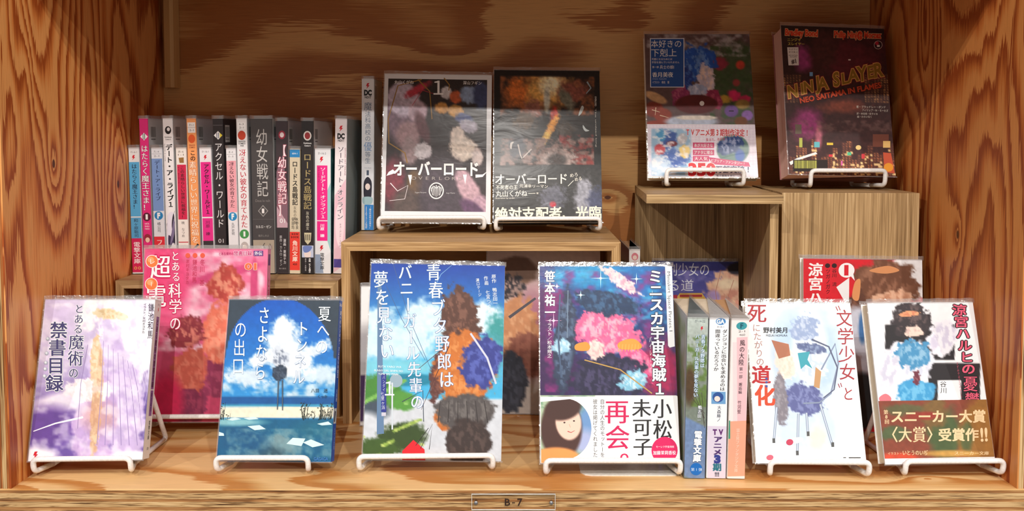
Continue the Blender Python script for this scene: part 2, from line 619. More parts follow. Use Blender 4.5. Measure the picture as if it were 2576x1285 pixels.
class Print:
    STEP = 0.008

    def __init__(s, W, H, quad=None, rect=None):
        s.W, s.H = W, H
        if quad is None:
            x0, y0, x1, y1 = rect or (0, 0, W, H)
            quad = [(x0, y0), (x1, y0), (x1, y1), (x0, y1)]
        mm = [(0, 0), (W, 0), (W, H), (0, H)]
        s.h = homog(quad, mm)
        s.hi = homog(mm, quad)
        s.v = []
        s.f = []
        s.c = []
        s.K = 0
        s.L = 1

    def _add(s, uv, layer, fs, cols):
        o = len(s.v)
        u = np.clip(uv[0], 0.15, s.W - 0.15)
        v = np.clip(uv[1], 0.15, s.H - 0.15)
        s.v += list(zip(u.tolist(), v.tolist(), [layer * s.STEP] * len(u)))
        s.f += [tuple(i + o for i in f) for f in fs]
        s.c += cols

    def field(s, nx, ny, fn, mm=(0, 0, 1, 1)):
        U, V = np.meshgrid(np.linspace(mm[0] * s.W, mm[2] * s.W, nx + 1), np.linspace(mm[1] * s.H, mm[3] * s.H, ny + 1))
        X, Y = happly(s.hi, U, V)
        p = fn(X, Y)
        cc = np.clip(p.c, 0, 255) / 255
        cc = np.where(cc <= 0.04045, cc / 12.92, ((cc + 0.055) / 1.055) ** 2.4).reshape(-1, 3)
        idx = np.arange((nx + 1) * (ny + 1)).reshape(ny + 1, nx + 1)
        q = np.stack([idx[:-1, :-1], idx[1:, :-1], idx[1:, 1:], idx[:-1, 1:]], -1).reshape(-1, 4)
        s._add((U.ravel(), V.ravel()), s.L, q.tolist(), [tuple(c) for c in cc.tolist()])
        s.L += 1

    def flat(s, col):
        s.poly_mm([(0, 0), (s.W, 0), (s.W, s.H), (0, s.H)], col)

    def poly_mm(s, pts, col):
        tr = tessellate_polygon([[Vector((p[0], p[1], 0)) for p in pts]])
        a = np.array(pts, float)
        s._add((a[:, 0], a[:, 1]), s.L, [tuple(t_) for t_ in tr], [lin(col)] * len(pts))
        s.L += 1

    def poly(s, pts, col):
        a = np.array(pts, float)
        u, v = happly(s.h, a[:, 0], a[:, 1])
        s.poly_mm(list(zip(u, v)), col)

    def rect(s, x0, y0, x1, y1, col):
        s.poly([(x0, y0), (x1, y0), (x1, y1), (x0, y1)], col)

    def ell(s, x, y, rx, ry, col, rot=0, n=28):
        c_, s_ = math.cos(math.radians(rot)), math.sin(math.radians(rot))
        pts = [(x + rx * math.cos(a) * c_ - ry * math.sin(a) * s_, y + rx * math.cos(a) * s_ + ry * math.sin(a) * c_) for a in [i * 2 * math.pi / n for i in range(n)]]
        s.poly(pts, col)

    def spl(s, pts, col, k=6):
        out = []
        n = len(pts)
        for i in range(n):
            p0, p1, p2, p3 = [np.array(pts[(i + j) % n], float) for j in (-1, 0, 1, 2)]
            for q in range(k):
                t_ = q / k
                out.append(tuple(0.5 * ((2 * p1) + (-p0 + p2) * t_ + (2 * p0 - 5 * p1 + 4 * p2 - p3) * t_ * t_ + (-p0 + 3 * p1 - 3 * p2 + p3) * t_ ** 3)))
        s.poly(out, col)

    def line(s, pts, w0, col, w1=None, closed=False):
        w1 = w0 if w1 is None else w1
        P = [np.array(p, float) for p in pts]
        L_, R_ = [], []
        n = len(P)
        for i, p in enumerate(P):
            d = P[min(i + 1, n - 1)] - P[max(i - 1, 0)]
            d = d / (np.linalg.norm(d) + 1e-9)
            nn = np.array([-d[1], d[0]])
            ww = (w0 + (w1 - w0) * i / (n - 1)) / 2
            L_.append(tuple(p + nn * ww))
            R_.append(tuple(p - nn * ww))
        a = np.array(L_ + R_)
        u, v = happly(s.h, a[:, 0], a[:, 1])
        fs = [(i, i + 1, n + i + 1, n + i) for i in range(n - 1)]
        s._add((u, v), s.L, fs, [lin(col)] * len(a))
        s.L += 1

    def _glyph(s, ch, cx, cy, w_, h_, col, wt, shear=0.0, rot=0.0, vert=False):
        cjk = ord(ch) >= 0x2000
        vs, fs = glyph(ch, 0.0 if cjk else wt)
        if not vs:
            return
        if cjk and abs(wt) > 0.008:
            if wt > 0.06:
                offs = [(math.cos(q * math.pi / 4), math.sin(q * math.pi / 4)) for q in range(8)]
            elif wt > 0.02:
                offs = [(-1, -0.7), (1, -0.7), (-1, 0.7), (1, 0.7)]
            else:
                offs = [(-1, 0), (1, 0)] if wt > 0 else [(0, 0)]
            offs = [np.array(q) * wt * 0.85 for q in offs]
        else:
            offs = [np.zeros(2)]
        a = np.array(vs) - np.array([0.5, 0.38])
        if ord(ch) < 0x2000:
            xs = a[:, 0]
            a[:, 0] = xs - (xs.min() + xs.max()) / 2
            a[:, 1] = (a[:, 1] - (a[:, 1].min() + a[:, 1].max()) / 2)
        if vert and ch in KATANA:
            a = np.stack([a[:, 1], -a[:, 0]], 1)
            if ch == 'ー':
                a[:, 0] *= -1
        if vert and ch in SMALL:
            a = a + np.array([0.1, 0.08])
        if vert and ch in '、。':
            a = a + np.array([0.55, 0.5])
        c_, s_ = math.cos(math.radians(rot)), math.sin(math.radians(rot))
        for k, q in enumerate(offs):
            x = (a[:, 0] + q[0]) * w_ + a[:, 1] * h_ * shear
            y = -(a[:, 1] + q[1]) * h_
            X = cx + x * c_ - y * s_
            Y = cy + x * s_ + y * c_
            u, v = happly(s.h, X, Y)
            s._add((u, v), s.L + 0.6 * k, fs, [lin(col)] * len(X))
        s.K = max(getattr(s, 'K', 0), 0.6 * (len(offs) - 1))

    def V(s, txt, x0, y0, x1, y1, w_, col, wt=0.0, out=None, ow=0.04, hs=1.0, rot=0.0):
        """vertical column: centre of top edge (x0,y0) to bottom (x1,y1)"""
        n = len(txt)
        ch_h = (y1 - y0) / n
        for pss in (0, 1):
            if pss == 0 and out is None:
                continue
            for i, ch in enumerate(txt):
                if ch == ' ' or ch == '　':
                    continue
                f = (i + 0.5) / n
                s._glyph(ch, x0 + (x1 - x0) * f, y0 + (y1 - y0) * f, w_, ch_h * hs, out if pss == 0 else col, wt + (ow if pss == 0 else 0), 0, rot, True)
            s.L += 1 + s.K
            s.K = 0

    def Hn(s, txt, x0, y0, x1, y1, h_, col, wt=0.0, out=None, ow=0.04, ws=1.0, shear=0.0):
        """horizontal line of full-width characters; baseline centre (x0,y0) to (x1,y1)"""
        n = len(txt)
        cw = (x1 - x0) / n
        rot = math.degrees(math.atan2(y1 - y0, x1 - x0))
        for pss in (0, 1):
            if pss == 0 and out is None:
                continue
            for i, ch in enumerate(txt):
                if ch in ' 　':
                    continue
                f = (i + 0.5) / n
                s._glyph(ch, x0 + (x1 - x0) * f, y0 + (y1 - y0) * f, cw * ws, h_, out if pss == 0 else col, wt + (ow if pss == 0 else 0), shear, rot)
            s.L += 1 + s.K
            s.K = 0

    def Ln(s, txt, x0, y0, x1, y1, h_, col, wt=0.0, out=None, ow=0.04, rot90=False, shear=0.0):
        """proportional Latin line stretched between its end points, h_ = cap height"""
        for pss in (0, 1):
            if pss == 0 and out is None:
                continue
            vs, fs = glyph(txt, wt + (ow if pss == 0 else 0))
            base, _ = glyph(txt, wt)
            b = np.array(base)
            a = np.array(vs)
            xm, xM = b[:, 0].min(), b[:, 0].max()
            f = (a[:, 0] - xm) / (xM - xm)
            yy = (a[:, 1] - 0.34) / 0.69 * h_
            L_ = math.hypot(x1 - x0, y1 - y0)
            dx, dy = (x1 - x0) / L_, (y1 - y0) / L_
            X = x0 + (x1 - x0) * f + yy * (dy + shear)
            Y = y0 + (y1 - y0) * f - yy * dx
            u, v = happly(s.h, X, Y)
            s._add((u, v), s.L, fs, [lin(out if pss == 0 else col)] * len(X))
            s.L += 1

    def bolt(s, x, y, h_, col=(205, 20, 40)):
        k = h_ / 20.0
        s.poly([(x - 3 * k, y - 10 * k), (x + 5 * k, y - 11 * k), (x + 1 * k, y - 3 * k), (x + 6 * k, y - 3 * k), (x - 6 * k, y + 10 * k), (x - 2 * k, y + 0 * k), (x - 7 * k, y + 0.5 * k)], col)

    def barcode(s, x0, y0, x1, y1, col=(30, 30, 30)):
        x = x0
        r = random.Random(int(x0 * 7))
        while x < x1 - 0.8:
            w_ = r.choice((0.4, 0.7, 1.0)) * (x1 - x0) / 26
            s.rect(x, y0, min(x + w_, x1), y1, col)
            s.L -= 1
            x += w_ + r.choice((0.5, 0.8)) * (x1 - x0) / 26
        s.L += 1

    def build(s, name, parent, O, Uv, Vv, Nv, mat='print'):
        """O: top-left corner (mm, local), Uv right, Vv down, Nv outward"""
        a = np.array(s.v, float)
        O, Uv, Vv, Nv = [np.array(q, float) for q in (O, Uv, Vv, Nv)]
        P = (O + a[:, :1] * Uv + a[:, 1:2] * Vv + (a[:, 2:3] + 0.03) * Nv) * MM
        me = D.meshes.new(name)
        me.from_pydata(P.tolist(), [], s.f)
        at = me.color_attributes.new('Col', 'FLOAT_COLOR', 'POINT')
        cc = np.ones((len(s.c), 4), np.float32)
        cc[:, :3] = np.array(s.c)
        at.data.foreach_set('color', cc.ravel())
        me.materials.append(M[mat])
        o = D.objects.new(name, me)
        C.objects.link(o)
        o.parent = parent
        return o


# ------------------------------------------------------------------ books


def pose(t_, yw, ro):
    t_, yw, ro = [math.radians(q) for q in (t_, yw, ro)]
    return Matrix.Rotation(yw, 3, 'Z') @ Matrix.Rotation(-t_, 3, 'X') @ Matrix.Rotation(ro, 3, 'Y')


def book_body(root, W, H, T, cover_col, pages='pages', film=3.5, spine_bulge=0.0, film_wave=1.0, name_mat=None, fx=True):
    """local frame: front face in the plane y=0 seen from -y, spine on +x, origin bottom centre of the front"""
    mat = D.materials.get('cover_stock_%d_%d_%d' % tuple(cover_col)) or plain('cover_stock_%d_%d_%d' % tuple(cover_col), cover_col, 0.45, coat=0.3)
    mb = MB()
    n = 5
    r = min(1.6, T * 0.2)
    outer = [(-W / 2, 0)]
    for k in range(n + 1):
        a = -math.pi / 2 + k / n * math.pi / 2
        outer.append((W / 2 - r + r * math.cos(a), r + r * math.sin(a)))
    for k in range(n + 1):
        a = k / n * math.pi / 2
        outer.append((W / 2 - r + r * math.cos(a), T - r + r * math.sin(a)))
    outer.append((-W / 2, T))
    th = 0.45
    inner = [(-W / 2, th)] + [(W / 2 - th, th), (W / 2 - th, T - th)] + [(-W / 2, T - th)]
    pts = outer + inner[::-1]
    mb.prism(pts, 2, 0, H)
    cover = mb.build('cover', mat, root)
    pg = MB()
    segs = 5
    # fore edge slightly hollow
    fore = [(-W / 2 + 1.6 + 0.9 * math.sin(math.pi * k / segs), th + 0.1 + (T - 2 * th - 0.2) * k / segs) for k in range(segs + 1)]
    pg.prism([fore[0], (W / 2 - th - 0.2, th + 0.1), (W / 2 - th - 0.2, T - th - 0.1)] + fore[::-1][:-1], 2, 1.2, H - 1.4)
    pg.build('page_block', M[pages], root)
    if film:
        fm = MB()
        m_ = 24
        e = 0.5
        top = []
        rr = random.Random(int(W * 31 + H * 7 + T * 3 + len(D.objects)))
        path = []
        for k in range(m_ + 1):
            path.append((-W / 2 - 1.0 + (W + 2.2) * k / m_, -e, 0))
        for k in range(1, 5):
            path.append((W / 2 + 1.2, -e + (T + 2 * e) * k / 4, 0))
        for k in range(1, m_ + 1):
            path.append((W / 2 + 1.2 - (W + 2.2) * k / m_, T + e, 0))
        vs = []
        for (x, y, _) in path:
            h = film + rr.uniform(-0.5, 0.4) * film_wave
            dy = rr.uniform(-0.35, 0.35) * film_wave
            vs.append((x, y, H - 1.0))
            vs.append((x, y + dy * 0.4, H + h * 0.5))
            vs.append((x, y + dy, H + h))
        fs = []
        q = len(path)
        for i in range(q - 1):
            fs.append((i * 3, (i + 1) * 3, (i + 1) * 3 + 1, i * 3 + 1))
            fs.append((i * 3 + 1, (i + 1) * 3 + 1, (i + 1) * 3 + 2, i * 3 + 2))
        fm.add(vs, fs)
        # narrow free margin at the fore edge and the welded lip under the book
        fm.add([(-W / 2 - 1.0, -e, -0.8), (-W / 2 + 0.2, -e, -0.8), (-W / 2 + 0.2, -e, H), (-W / 2 - 1.0, -e, H)], [(0, 1, 2, 3)])
        fm.add([(-W / 2 - 1.0, -e, -1.0), (W / 2 + 1.2, -e, -1.0), (W / 2 + 1.2, -e, 0.2), (-W / 2 - 1.0, -e, 0.2)], [(0, 1, 2, 3)])
        fm.build('plastic_sleeve', M['film'], root, smooth=True)
    return cover


def face_book(name, label, cat, pos, t_, yw, ro, W, H, T, quad, cover_col=(236, 234, 230), pages='pages', film=3.5, group='books displayed face out on wire stands'):
    root = empty(name, label, cat, pos, pose(t_, yw, ro), group)
    cover = book_body(root, W, H, T, cover_col, pages, film)
    fp = Print(W, H, quad)
    sp = Print(T, H)

    def done(spine=True):
        fp.build('cover_print', cover, (-W / 2, 0, H), (1, 0, 0), (0, 0, -1), (0, -1, 0))
        if spine and sp.v:
            sp.build('spine_print', cover, (W / 2, 0, H), (0, 1, 0), (0, 0, -1), (1, 0, 0))
    return root, fp, sp, done


def spine_book(name, label, pos, lean, W, H, T, quad_px, cover_col, pages='pages', film=3.2, group='row of spine-out books on the left box', cat='book', yaw=0, dz=0):
    """spine towards the viewer: root at bottom centre of the spine"""
    root = empty(name, label, cat, pos, pose(0, yaw, lean), group)
    hold = None
    # the body is made in the face-out frame and baked into the turned frame
    n0 = len(D.objects)
    before = set(D.objects)
    cover = book_body(root, W, H, T, cover_col, pages, film, film_wave=0.8)
    new = [o for o in D.objects if o not in before]
    R = Matrix.Rotation(-math.pi / 2, 4, 'Z')
    Tm = Matrix.Translation(Vector((-T / 2 * MM, W / 2 * MM, 0)))
    # face frame: x in [-W/2, W/2] spine at +x -> after -90 deg about Z: spine at -y ; y in [0,T] -> x in [0,T]
    for o in new:
        o.data.transform(Tm @ R)
    sp = Print(T - 0.4, H, quad_px)
    bp = Print(W, H)
    fp = Print(W, H)

    def done():
        if sp.v:
            sp.build('spine_print', cover, (-T / 2 + 0.2, 0, H), (1, 0, 0), (0, 0, -1), (0, -1, 0))
        if bp.v:
            bp.build('back_print', cover, (T / 2, 0.2, H), (0, 1, 0), (0, 0, -1), (1, 0, 0))
        if fp.v:
            fp.build('front_print', cover, (-T / 2, W, H), (0, -1, 0), (0, 0, -1), (-1, 0, 0))
    return root, sp, bp, fp, done


def wire_stand(label, x, y, z, yaw, hw, back=106, rise=105, lean_to=42, r=2.55, h=12.5, zf=9, group='white wire book stands'):
    root = empty('wire_book_stand', label, 'book stand', (x, y, z), (0, 0, math.radians(yaw)), group)
    zb_ = r
    y1 = 24
    z1 = zf + (zb_ - zf) * y1 / back
    # front bar with its two drops
    fb = MB().tube(rounded([(-hw + 6, y1, z1), (-hw, 0.5, zf), (-hw, -1.5, zf + h), (hw, -1.5, zf + h), (hw, 0.5, zf), (hw - 6, y1, z1)], 5.5, False, 5), r)
    fb.build('front_bar', M['wire'], root, smooth=True)
    for sgn in (-1, 1):
        MB().tube([(sgn * (hw - 6), y1 - 0.5, z1), (sgn * (hw - 6), back - 6, zb_)], r).build('floor_rail', M['wire'], root, smooth=True)
    rr = MB().tube(rounded([(-hw + 6, back - 8, zb_), (-hw + 6, back, zb_), (-hw + 12, lean_to, rise), (hw - 12, lean_to, rise), (hw - 6, back, zb_), (hw - 6, back - 8, zb_)], 6, False, 5), r)
    rr.build('back_support', M['wire'], root, smooth=True)
    return root



# ------------------------------------------------------------------ the bay (structure)
XL, XR, YB, ZC = -457, 445, 363, 500


def slab(name, mat, *b, parent=None):
    o = MB().box(*b).build(name, M[mat], parent)
    if not parent:
        struct(o)
    return o


def plies(parent, kind, lo, hi, fixed, lohi, n):
    """front edge layers of a plywood board. kind 'x': layers stacked in z, running along x"""
    rr = random.Random(int(abs(lo) * 3 + abs(hi)))
    ws = [(1.0 if i % 2 == 0 else 0.55) * rr.uniform(0.85, 1.15) for i in range(n)]
    tot = sum(ws)
    a = lo
    for i, w_ in enumerate(ws):
        b = a + (hi - lo) * w_ / tot
        dpt = (0.0 if i % 2 == 0 else 0.35) + rr.uniform(0, 0.15)
        if kind == 'x':
            o = MB().box(lohi[0], lohi[1], fixed + dpt, fixed + 6, a, b).build('ply', M['ply_pale_x' if i % 2 == 0 else 'ply_dark_x'], parent)
        else:
            o = MB().box(a, b, fixed + dpt, fixed + 6, lohi[0], lohi[1]).build('ply', M['ply_pale_z' if i % 2 == 0 else 'ply_dark_z'], parent)
        a = b


fl = slab('floor', 'floor', -640, 640, 6, YB + 18, -34, 0)
MB().box(-640, 640, 0, 6.0, -1.6, 0).build('face_veneer', M['floor'], fl)
plies(fl, 'x', -34, -1.6, 0, (-640, 640), 8)
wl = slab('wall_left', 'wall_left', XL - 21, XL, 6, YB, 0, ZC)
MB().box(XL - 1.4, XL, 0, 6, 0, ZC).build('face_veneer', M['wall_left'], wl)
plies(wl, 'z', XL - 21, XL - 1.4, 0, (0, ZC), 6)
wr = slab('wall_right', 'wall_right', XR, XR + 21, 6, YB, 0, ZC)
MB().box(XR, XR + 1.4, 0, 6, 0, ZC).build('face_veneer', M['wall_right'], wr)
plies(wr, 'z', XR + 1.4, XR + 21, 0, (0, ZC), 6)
slab('wall_back', 'wall_back', -640, 640, YB, YB + 18, 0, ZC)
ce = slab('ceiling', 'ceiling', -640, 640, 0, YB + 18, ZC, ZC + 34)
plies(ce, 'x', ZC + 1.6, ZC + 34, -6, (-640, 640), 8)
# hanging batten in the back left corner
bt = MB().prism([(-452, 362), (-452, 352), (-449, 347), (-441, 345), (-437, 347), (-435.5, 362)], 2, 378, 499).build('trim_1', M['batten'])
struct(bt)

# ------------------------------------------------------------------ display boxes


def frame_box(label, x0, x1, y0, y1, z1, th, pre, group='open laminate display boxes'):
    root = empty('display_box', label, 'box', (0, 0, 0), (0, 0, 0), group)
    root.location = ((x0 + x1) / 2 * MM, y0 * MM, 0)
    w_ = (x1 - x0) / 2
    d = y1 - y0
    mx, mz = M[pre + '_x'], M[pre + '_z']
    # mitred frame boards (outlines in xz)
    MB().prism([(-w_, z1), (w_, z1), (w_ - th, z1 - th), (-w_ + th, z1 - th)], 1, 0, d).build('top_board', mx, root)
    MB().prism([(-w_, 0), (-w_ + th, th), (w_ - th, th), (w_, 0)], 1, 0, d).build('bottom_board', mx, root) if pre == 'none' else None
    MB().prism([(-w_, 0), (-w_, z1), (-w_ + th, z1 - th), (-w_ + th, 0)], 1, 0, d).build('side_board', mz, root)
    MB().prism([(w_, 0), (w_ - th, 0), (w_ - th, z1 - th), (w_, z1)], 1, 0, d).build('side_board', mz, root)
    return root


frame_box('wide laminate display box in the middle, open in front, with two books on top', -196, 109, 184, 360, 201, 9.8, 'lam')
frame_box('low grey oak display box at the left wall carrying the row of spine-out books', -454, -204.5, 208, 360, 155, 9.0, 'grey')

# right pair of boxes, slightly turned
a = math.radians(-3.6)
rt = empty('display_box', 'upright display box with open front under a thin overhanging top board', 'box', (132.5, 153, 0), (0, 0, a), 'upright display boxes at the right')
MB().box(0, 142, 0, 190, 245.5, 254.8).build('top_board', M['grey_x'], rt)
MB().box(0, 140, 182, 189.5, 0, 245.5).build('back_board', M['grey_z'], rt)
MB().box(133, 142, 22, 182, 0, 245.5).build('side_board', M['grey_z'], rt)
MB().box(10, 133, 40, 182, 0, 9).build('bottom_board', M['grey_x'], rt)
rc = empty('display_box', 'upright closed display box with a plain vertical-grain front, against the right wall', 'box', (285.5, 188, 0), (0, 0, math.radians(-3.0)), 'upright display boxes at the right')
MB().box(0, 147, 0, 8, 0, 254.6).build('front_panel', M['grey_z'], rc, bevel=0.4)
MB().box(0, 147, 8, 160, 246, 254.6).build('top_board', M['grey_x'], rc)
MB().box(0, 9, 8, 160, 0, 246).build('side_board', M['grey_z'], rc)
MB().box(138, 147, 8, 160, 0, 246).build('side_board', M['grey_z'], rc)

# ------------------------------------------------------------------ shelf number plate
pl = empty('shelf_label', 'clear acrylic shelf label reading B-7 pinned to the front edge of the shelf', 'sign', (-6.5, -1.6, -11), (0, 0, 0))
MB().box(-37.5, 37.5, -1.5, 1.5, -7.4, 7.4).build('plate', M['acrylic'], pl, bevel=0.3)
ed = MB()
for q in ((-37.5, 37.5, 6.9, 7.4), (-37.5, 37.5, -7.4, -6.9)):
    ed.box(q[0], q[1], -1.55, -0.2, q[2], q[3])
for q in ((-37.5, -37.1), (37.1, 37.5)):
    ed.box(q[0], q[1], -1.55, -0.2, -6.9, 6.9)
ed.build('lit_edge_strip', M['white_metal'], pl)  # white strips stand in for light caught on the acrylic's machined edges
for sx in (-33.5, 33.8):
    mb = MB()
    mb.tube([(sx, -2.6, 0), (sx, 1.6, 0)], 1.1, seg=12)
    mb.tube([(sx, -3.3, 0), (sx, -2.4, 0)], 1.7, seg=12)
    mb.build('pin', M['steel'], pl, smooth=True)
tp = Print(40, 8)
tp.Ln('B', 12.2, 4, 17.0, 4, 6.2, (50, 28, 16), wt=0.02)
tp.rect(18.6, 4.1, 21.4, 5.0, (50, 28, 16))
tp.Ln('7', 23.4, 4, 28.0, 4, 6.2, (50, 28, 16), wt=0.02)
tp.build('lettering', pl, (-20, -1.55, 4), (1, 0, 0), (0, 0, -1), (0, -1, 0))

# ------------------------------------------------------------------ sheet metal bookend under the three spine-out books
be = empty('metal_bookend', 'white sheet metal bookend, its flat base showing under the space adventure novel', 'bookend', (110, 30, 0))
base = [(-54, 8), (-50, 2), (-44, 0), (34, 0), (38, 3), (38, 94), (-54, 94)]
MB().prism(base, 2, 0, 1.0).build('base_plate', M['white_metal'], be)
MB().prism([(76, 1.0), (94, 1.0), (94, 90), (90, 96), (76, 96)], 0, 37, 38).build('upright', M['white_metal'], be)

# ------------------------------------------------------------------ face-out books
WHT = (245, 244, 242)


def stand_for(label, bx, by, bz, yaw, hw, t_, T, dx=0, base=0, back=106, h=12.5):
    tt = math.radians(t_)
    rise = 104
    lean = 5.5 + (rise - (bz - base)) * math.tan(tt) + T / math.cos(tt) + 2.9
    back = max(back, lean + 4)
    a_ = math.radians(yaw)
    x = bx + dx * math.cos(a_) + 5.2 * math.sin(a_)
    y = by + dx * math.sin(a_) - 5.2 * math.cos(a_)
    return wire_stand('white wire stand ' + label, x, y, base, yaw, hw, back=back, lean_to=lean, rise=rise, h=h, zf=bz - base - T * math.sin(tt) - 3.0)


def zrest(T, t_, base=0):
    return base + 5.0 + T * math.sin(math.radians(t_))


# 1 ---- lavender paperback, far left
T, t_ = 20, 15.6
root, P, S, done = face_book('paperback_book', 'lavender and white paperback at the far left with dark vertical title', 'book', (-403.3, 27.4, 15.8), t_, 5.8, 1.1, 101.9, 149, T,
                             [(113, 752), (394, 754), (356, 1154), (72, 1162)])
stand_for('under the lavender paperback', -404, 27.4, 15.8, 2, 44, t_, T)


def f(X, Y):
    p = Paint(X, Y, (226, 214, 236), (104, 78, 156), 820, 1090)
    p.blob(110, 830, 90, 120, (206, 190, 226), 0.9)
    p.blob(180, 1010, 130, 26, (250, 240, 250), 0.5, -14, 0.85)
    p.blob(120, 1075, 80, 50, (104, 70, 152), 0.6)
    p.blob(350, 1060, 60, 60, (92, 66, 146), 0.7)
    p.tex(276, 800, 74, 56, (246, 242, 244), (226, 218, 236), 10, 0.3, 20)
    p.tex(352, 860, 46, 130, (242, 240, 246), (224, 214, 236), 14, 0.25, 24)
    p.tex(264, 880, 46, 90, (206, 190, 226), (240, 232, 244), 4, 0.3, 18)
    p.tex(296, 1010, 66, 150, (198, 176, 220), (218, 200, 232), -8, 0.25, 26)
    p.tex(240, 1060, 56, 120, (190, 160, 210), (214, 186, 226), 8, 0.25, 26)
    p.tex(222, 985, 56, 30, (244, 234, 240), (248, 214, 214), 0, 0.35, 12)
    p.tex(244, 1010, 13, 150, (206, 164, 132), (226, 196, 160), 4, 0.3, 10)
    p.tex(278, 792, 42, 14, (232, 212, 176), (214, 184, 140), 8, 0.4, 8)
    p.tex(240, 900, 11, 60, (220, 186, 146), (236, 210, 180), 6, 0.3, 8)
    p.blob(250, 1050, 40, 36, (206, 150, 120), 0.9, 0, 0.5)
    p.blob(90, 1160, 60, 34, (246, 240, 246), 0.5)
    p.blob(345, 1150, 60, 16, (248, 244, 248), 0.5)
    p.clouds(70, 400, 750, 1160, (250, 246, 252), 34, 0.46, 0.2, 0.45)
    return p.mottle(0.06, 12)


P.field(100, 142, f)
for k in range(7):
    P.line([(262 + k * 12, 860 + k * 10), (256 + k * 15, 980), (244 + k * 20, 1120)], 1.0, (160, 138, 190), 2.0)
P.line([(330, 760), (376, 860), (392, 960), (372, 1040)], 6, (250, 248, 252), 1.5)
P.line([(85, 1088), (140, 1068), (210, 1052)], 2, (255, 245, 255), 5)
for i in range(9):
    P.line([(318 + i * 7, 930), (324 + i * 8, 980), (315 + i * 8, 1040 - i * 3)], 1.2, (226, 214, 240), 0.5)
P.line([(222, 870), (204, 970), (196, 1080)], 1.2, (150, 126, 176))
NV = (62, 58, 108)
P.V('とある', 201, 765, 197, 843, 25, NV, 0.012, WHT)
P.V('魔術', 194, 843, 190, 925, 40, NV, 0.015, WHT)
P.V('の', 187, 927, 185, 956, 26, NV, 0.015, WHT)
P.V('禁書目録', 150, 810, 136, 990, 46, NV, 0.022, WHT)
for yy in (855, 892, 916, 932, 950):
    P.ell(121 - (yy - 850) * 0.08, yy, 5, 5, (170, 176, 190))
    P.ell(120 - (yy - 850) * 0.08, yy - 1, 3, 3, (226, 232, 240))
P.V('鎌池和馬', 384, 764, 379, 856, 15, (50, 46, 60))
P.V('イラスト／灰村キヨタカ', 368, 764, 362, 842, 8, (70, 66, 80))
P.bolt(92, 1147, 18)
P.Hn('電撃文庫', 108, 1154, 152, 1153, 10, (40, 36, 40))
S.flat((240, 238, 236))
S.rect(8, 16, 16.5, 86, (140, 104, 164))
S.rect(8, 86, 16.5, 110, (134, 98, 160))
S.rect(8, 85.2, 16.5, 86.2, WHT)
S.Ln('か-12', 9, 4.5, 16, 4.5, 2.2, (70, 60, 60))
S.bolt(12, 10, 5)
S.V('とある魔術の禁書目録', 12.2, 18, 12.2, 84, 6, (40, 28, 50), 0.03)
S.V('鎌池和馬', 12.2, 88, 12.2, 106, 4, (60, 44, 80))
S.V('電撃文庫', 12.2, 114, 12.2, 132, 4.6, (40, 38, 44), 0.02)
S.Ln('570', 10, 140, 15, 140, 2.4, (60, 60, 60))
done()

# 2 ---- blue summer sky paperback
T, t_ = 13, 15.9
root, P, S, done = face_book('paperback_book', 'blue paperback with arch-shaped summer sky, clouds and beach on its cover', 'book', (-229.8, 30.7, 13.6), t_, -0.8, 0.2, 107, 150.3, T,
                             [(577, 753), (856, 753), (833, 1162), (544, 1159)], (30, 90, 190))
stand_for('under the blue summer sky paperback', -239, 30.7, 13.6, 0, 42.5, t_, T)


def f(X, Y):
    p = Paint(X, Y, (48, 62, 76))
    d = ((X - 704) / 138.0) ** 2 + ((Y - 915) / 166.0) ** 2
    ins = np.clip((1.0 - d) / 0.015, 0, 1)
    ins = np.where(Y > 900, np.maximum(ins, 1.0), ins)
    sky = Paint(X, Y, (8, 84, 184), (44, 140, 208), 760, 990)
    sky.clouds(550, 860, 930, 1010, (190, 214, 230), 26, 0.36, 0.3)
    sky.blob(715, 870, 46, 60, (222, 232, 240), 0.5, rag=0.5, nf=11)
    sky.blob(712, 820, 22, 24, (240, 244, 248), 0.5, rag=0.4, nf=8)
    sky.blob(655, 905, 40, 16, (226, 234, 242), 0.5, -20, rag=0.5, nf=8)
    sky.blob(780, 885, 66, 14, (214, 226, 238), 0.6, -24, rag=0.6, nf=7)
    sky.blob(800, 940, 60, 18, (200, 220, 234), 0.6, -8, rag=0.6, nf=8)
    sky.blob(620, 950, 60, 22, (206, 222, 236), 0.6, 6, rag=0.6, nf=8)
    sky.blob(745, 915, 46, 30, (236, 240, 244), 0.6, rag=0.5, nf=10)
    k = ins[..., None]
    p.c = p.c * (1 - k) + sky.c * k
    p.tex(706, 902, 22, 30, (206, 214, 226), (120, 130, 150), 0, 0.5, 9)
    p.tex(704, 938, 20, 20, (44, 58, 78), (70, 84, 104), 0, 0.35, 9)
    p.band(996, 1022, (14, 84, 150), 3)
    p.band(1016, 1024, (70, 160, 190), 3)
    p.band(1022, 1052, (232, 226, 204), 3)
    p.band(1050, 1165, (16, 92, 132), 6)
    p.blob(700, 1120, 60, 30, (140, 160, 160), 0.7, rag=0.5, nf=9, a=0.8)
    p.blob(660, 1145, 60, 26, (52, 84, 100), 0.8, rag=0.4)
    p.blob(610, 1110, 60, 40, (22, 84, 128), 0.8)
    p.blob(590, 1062, 70, 9, (130, 186, 196), 0.8)
    p.blob(800, 1080, 60, 22, (24, 100, 130), 0.8)
    p.clouds(560, 850, 1070, 1160, (120, 160, 170), 20, 0.4, 0.3, 0.6)
    return p.mottle(0.07, 9)


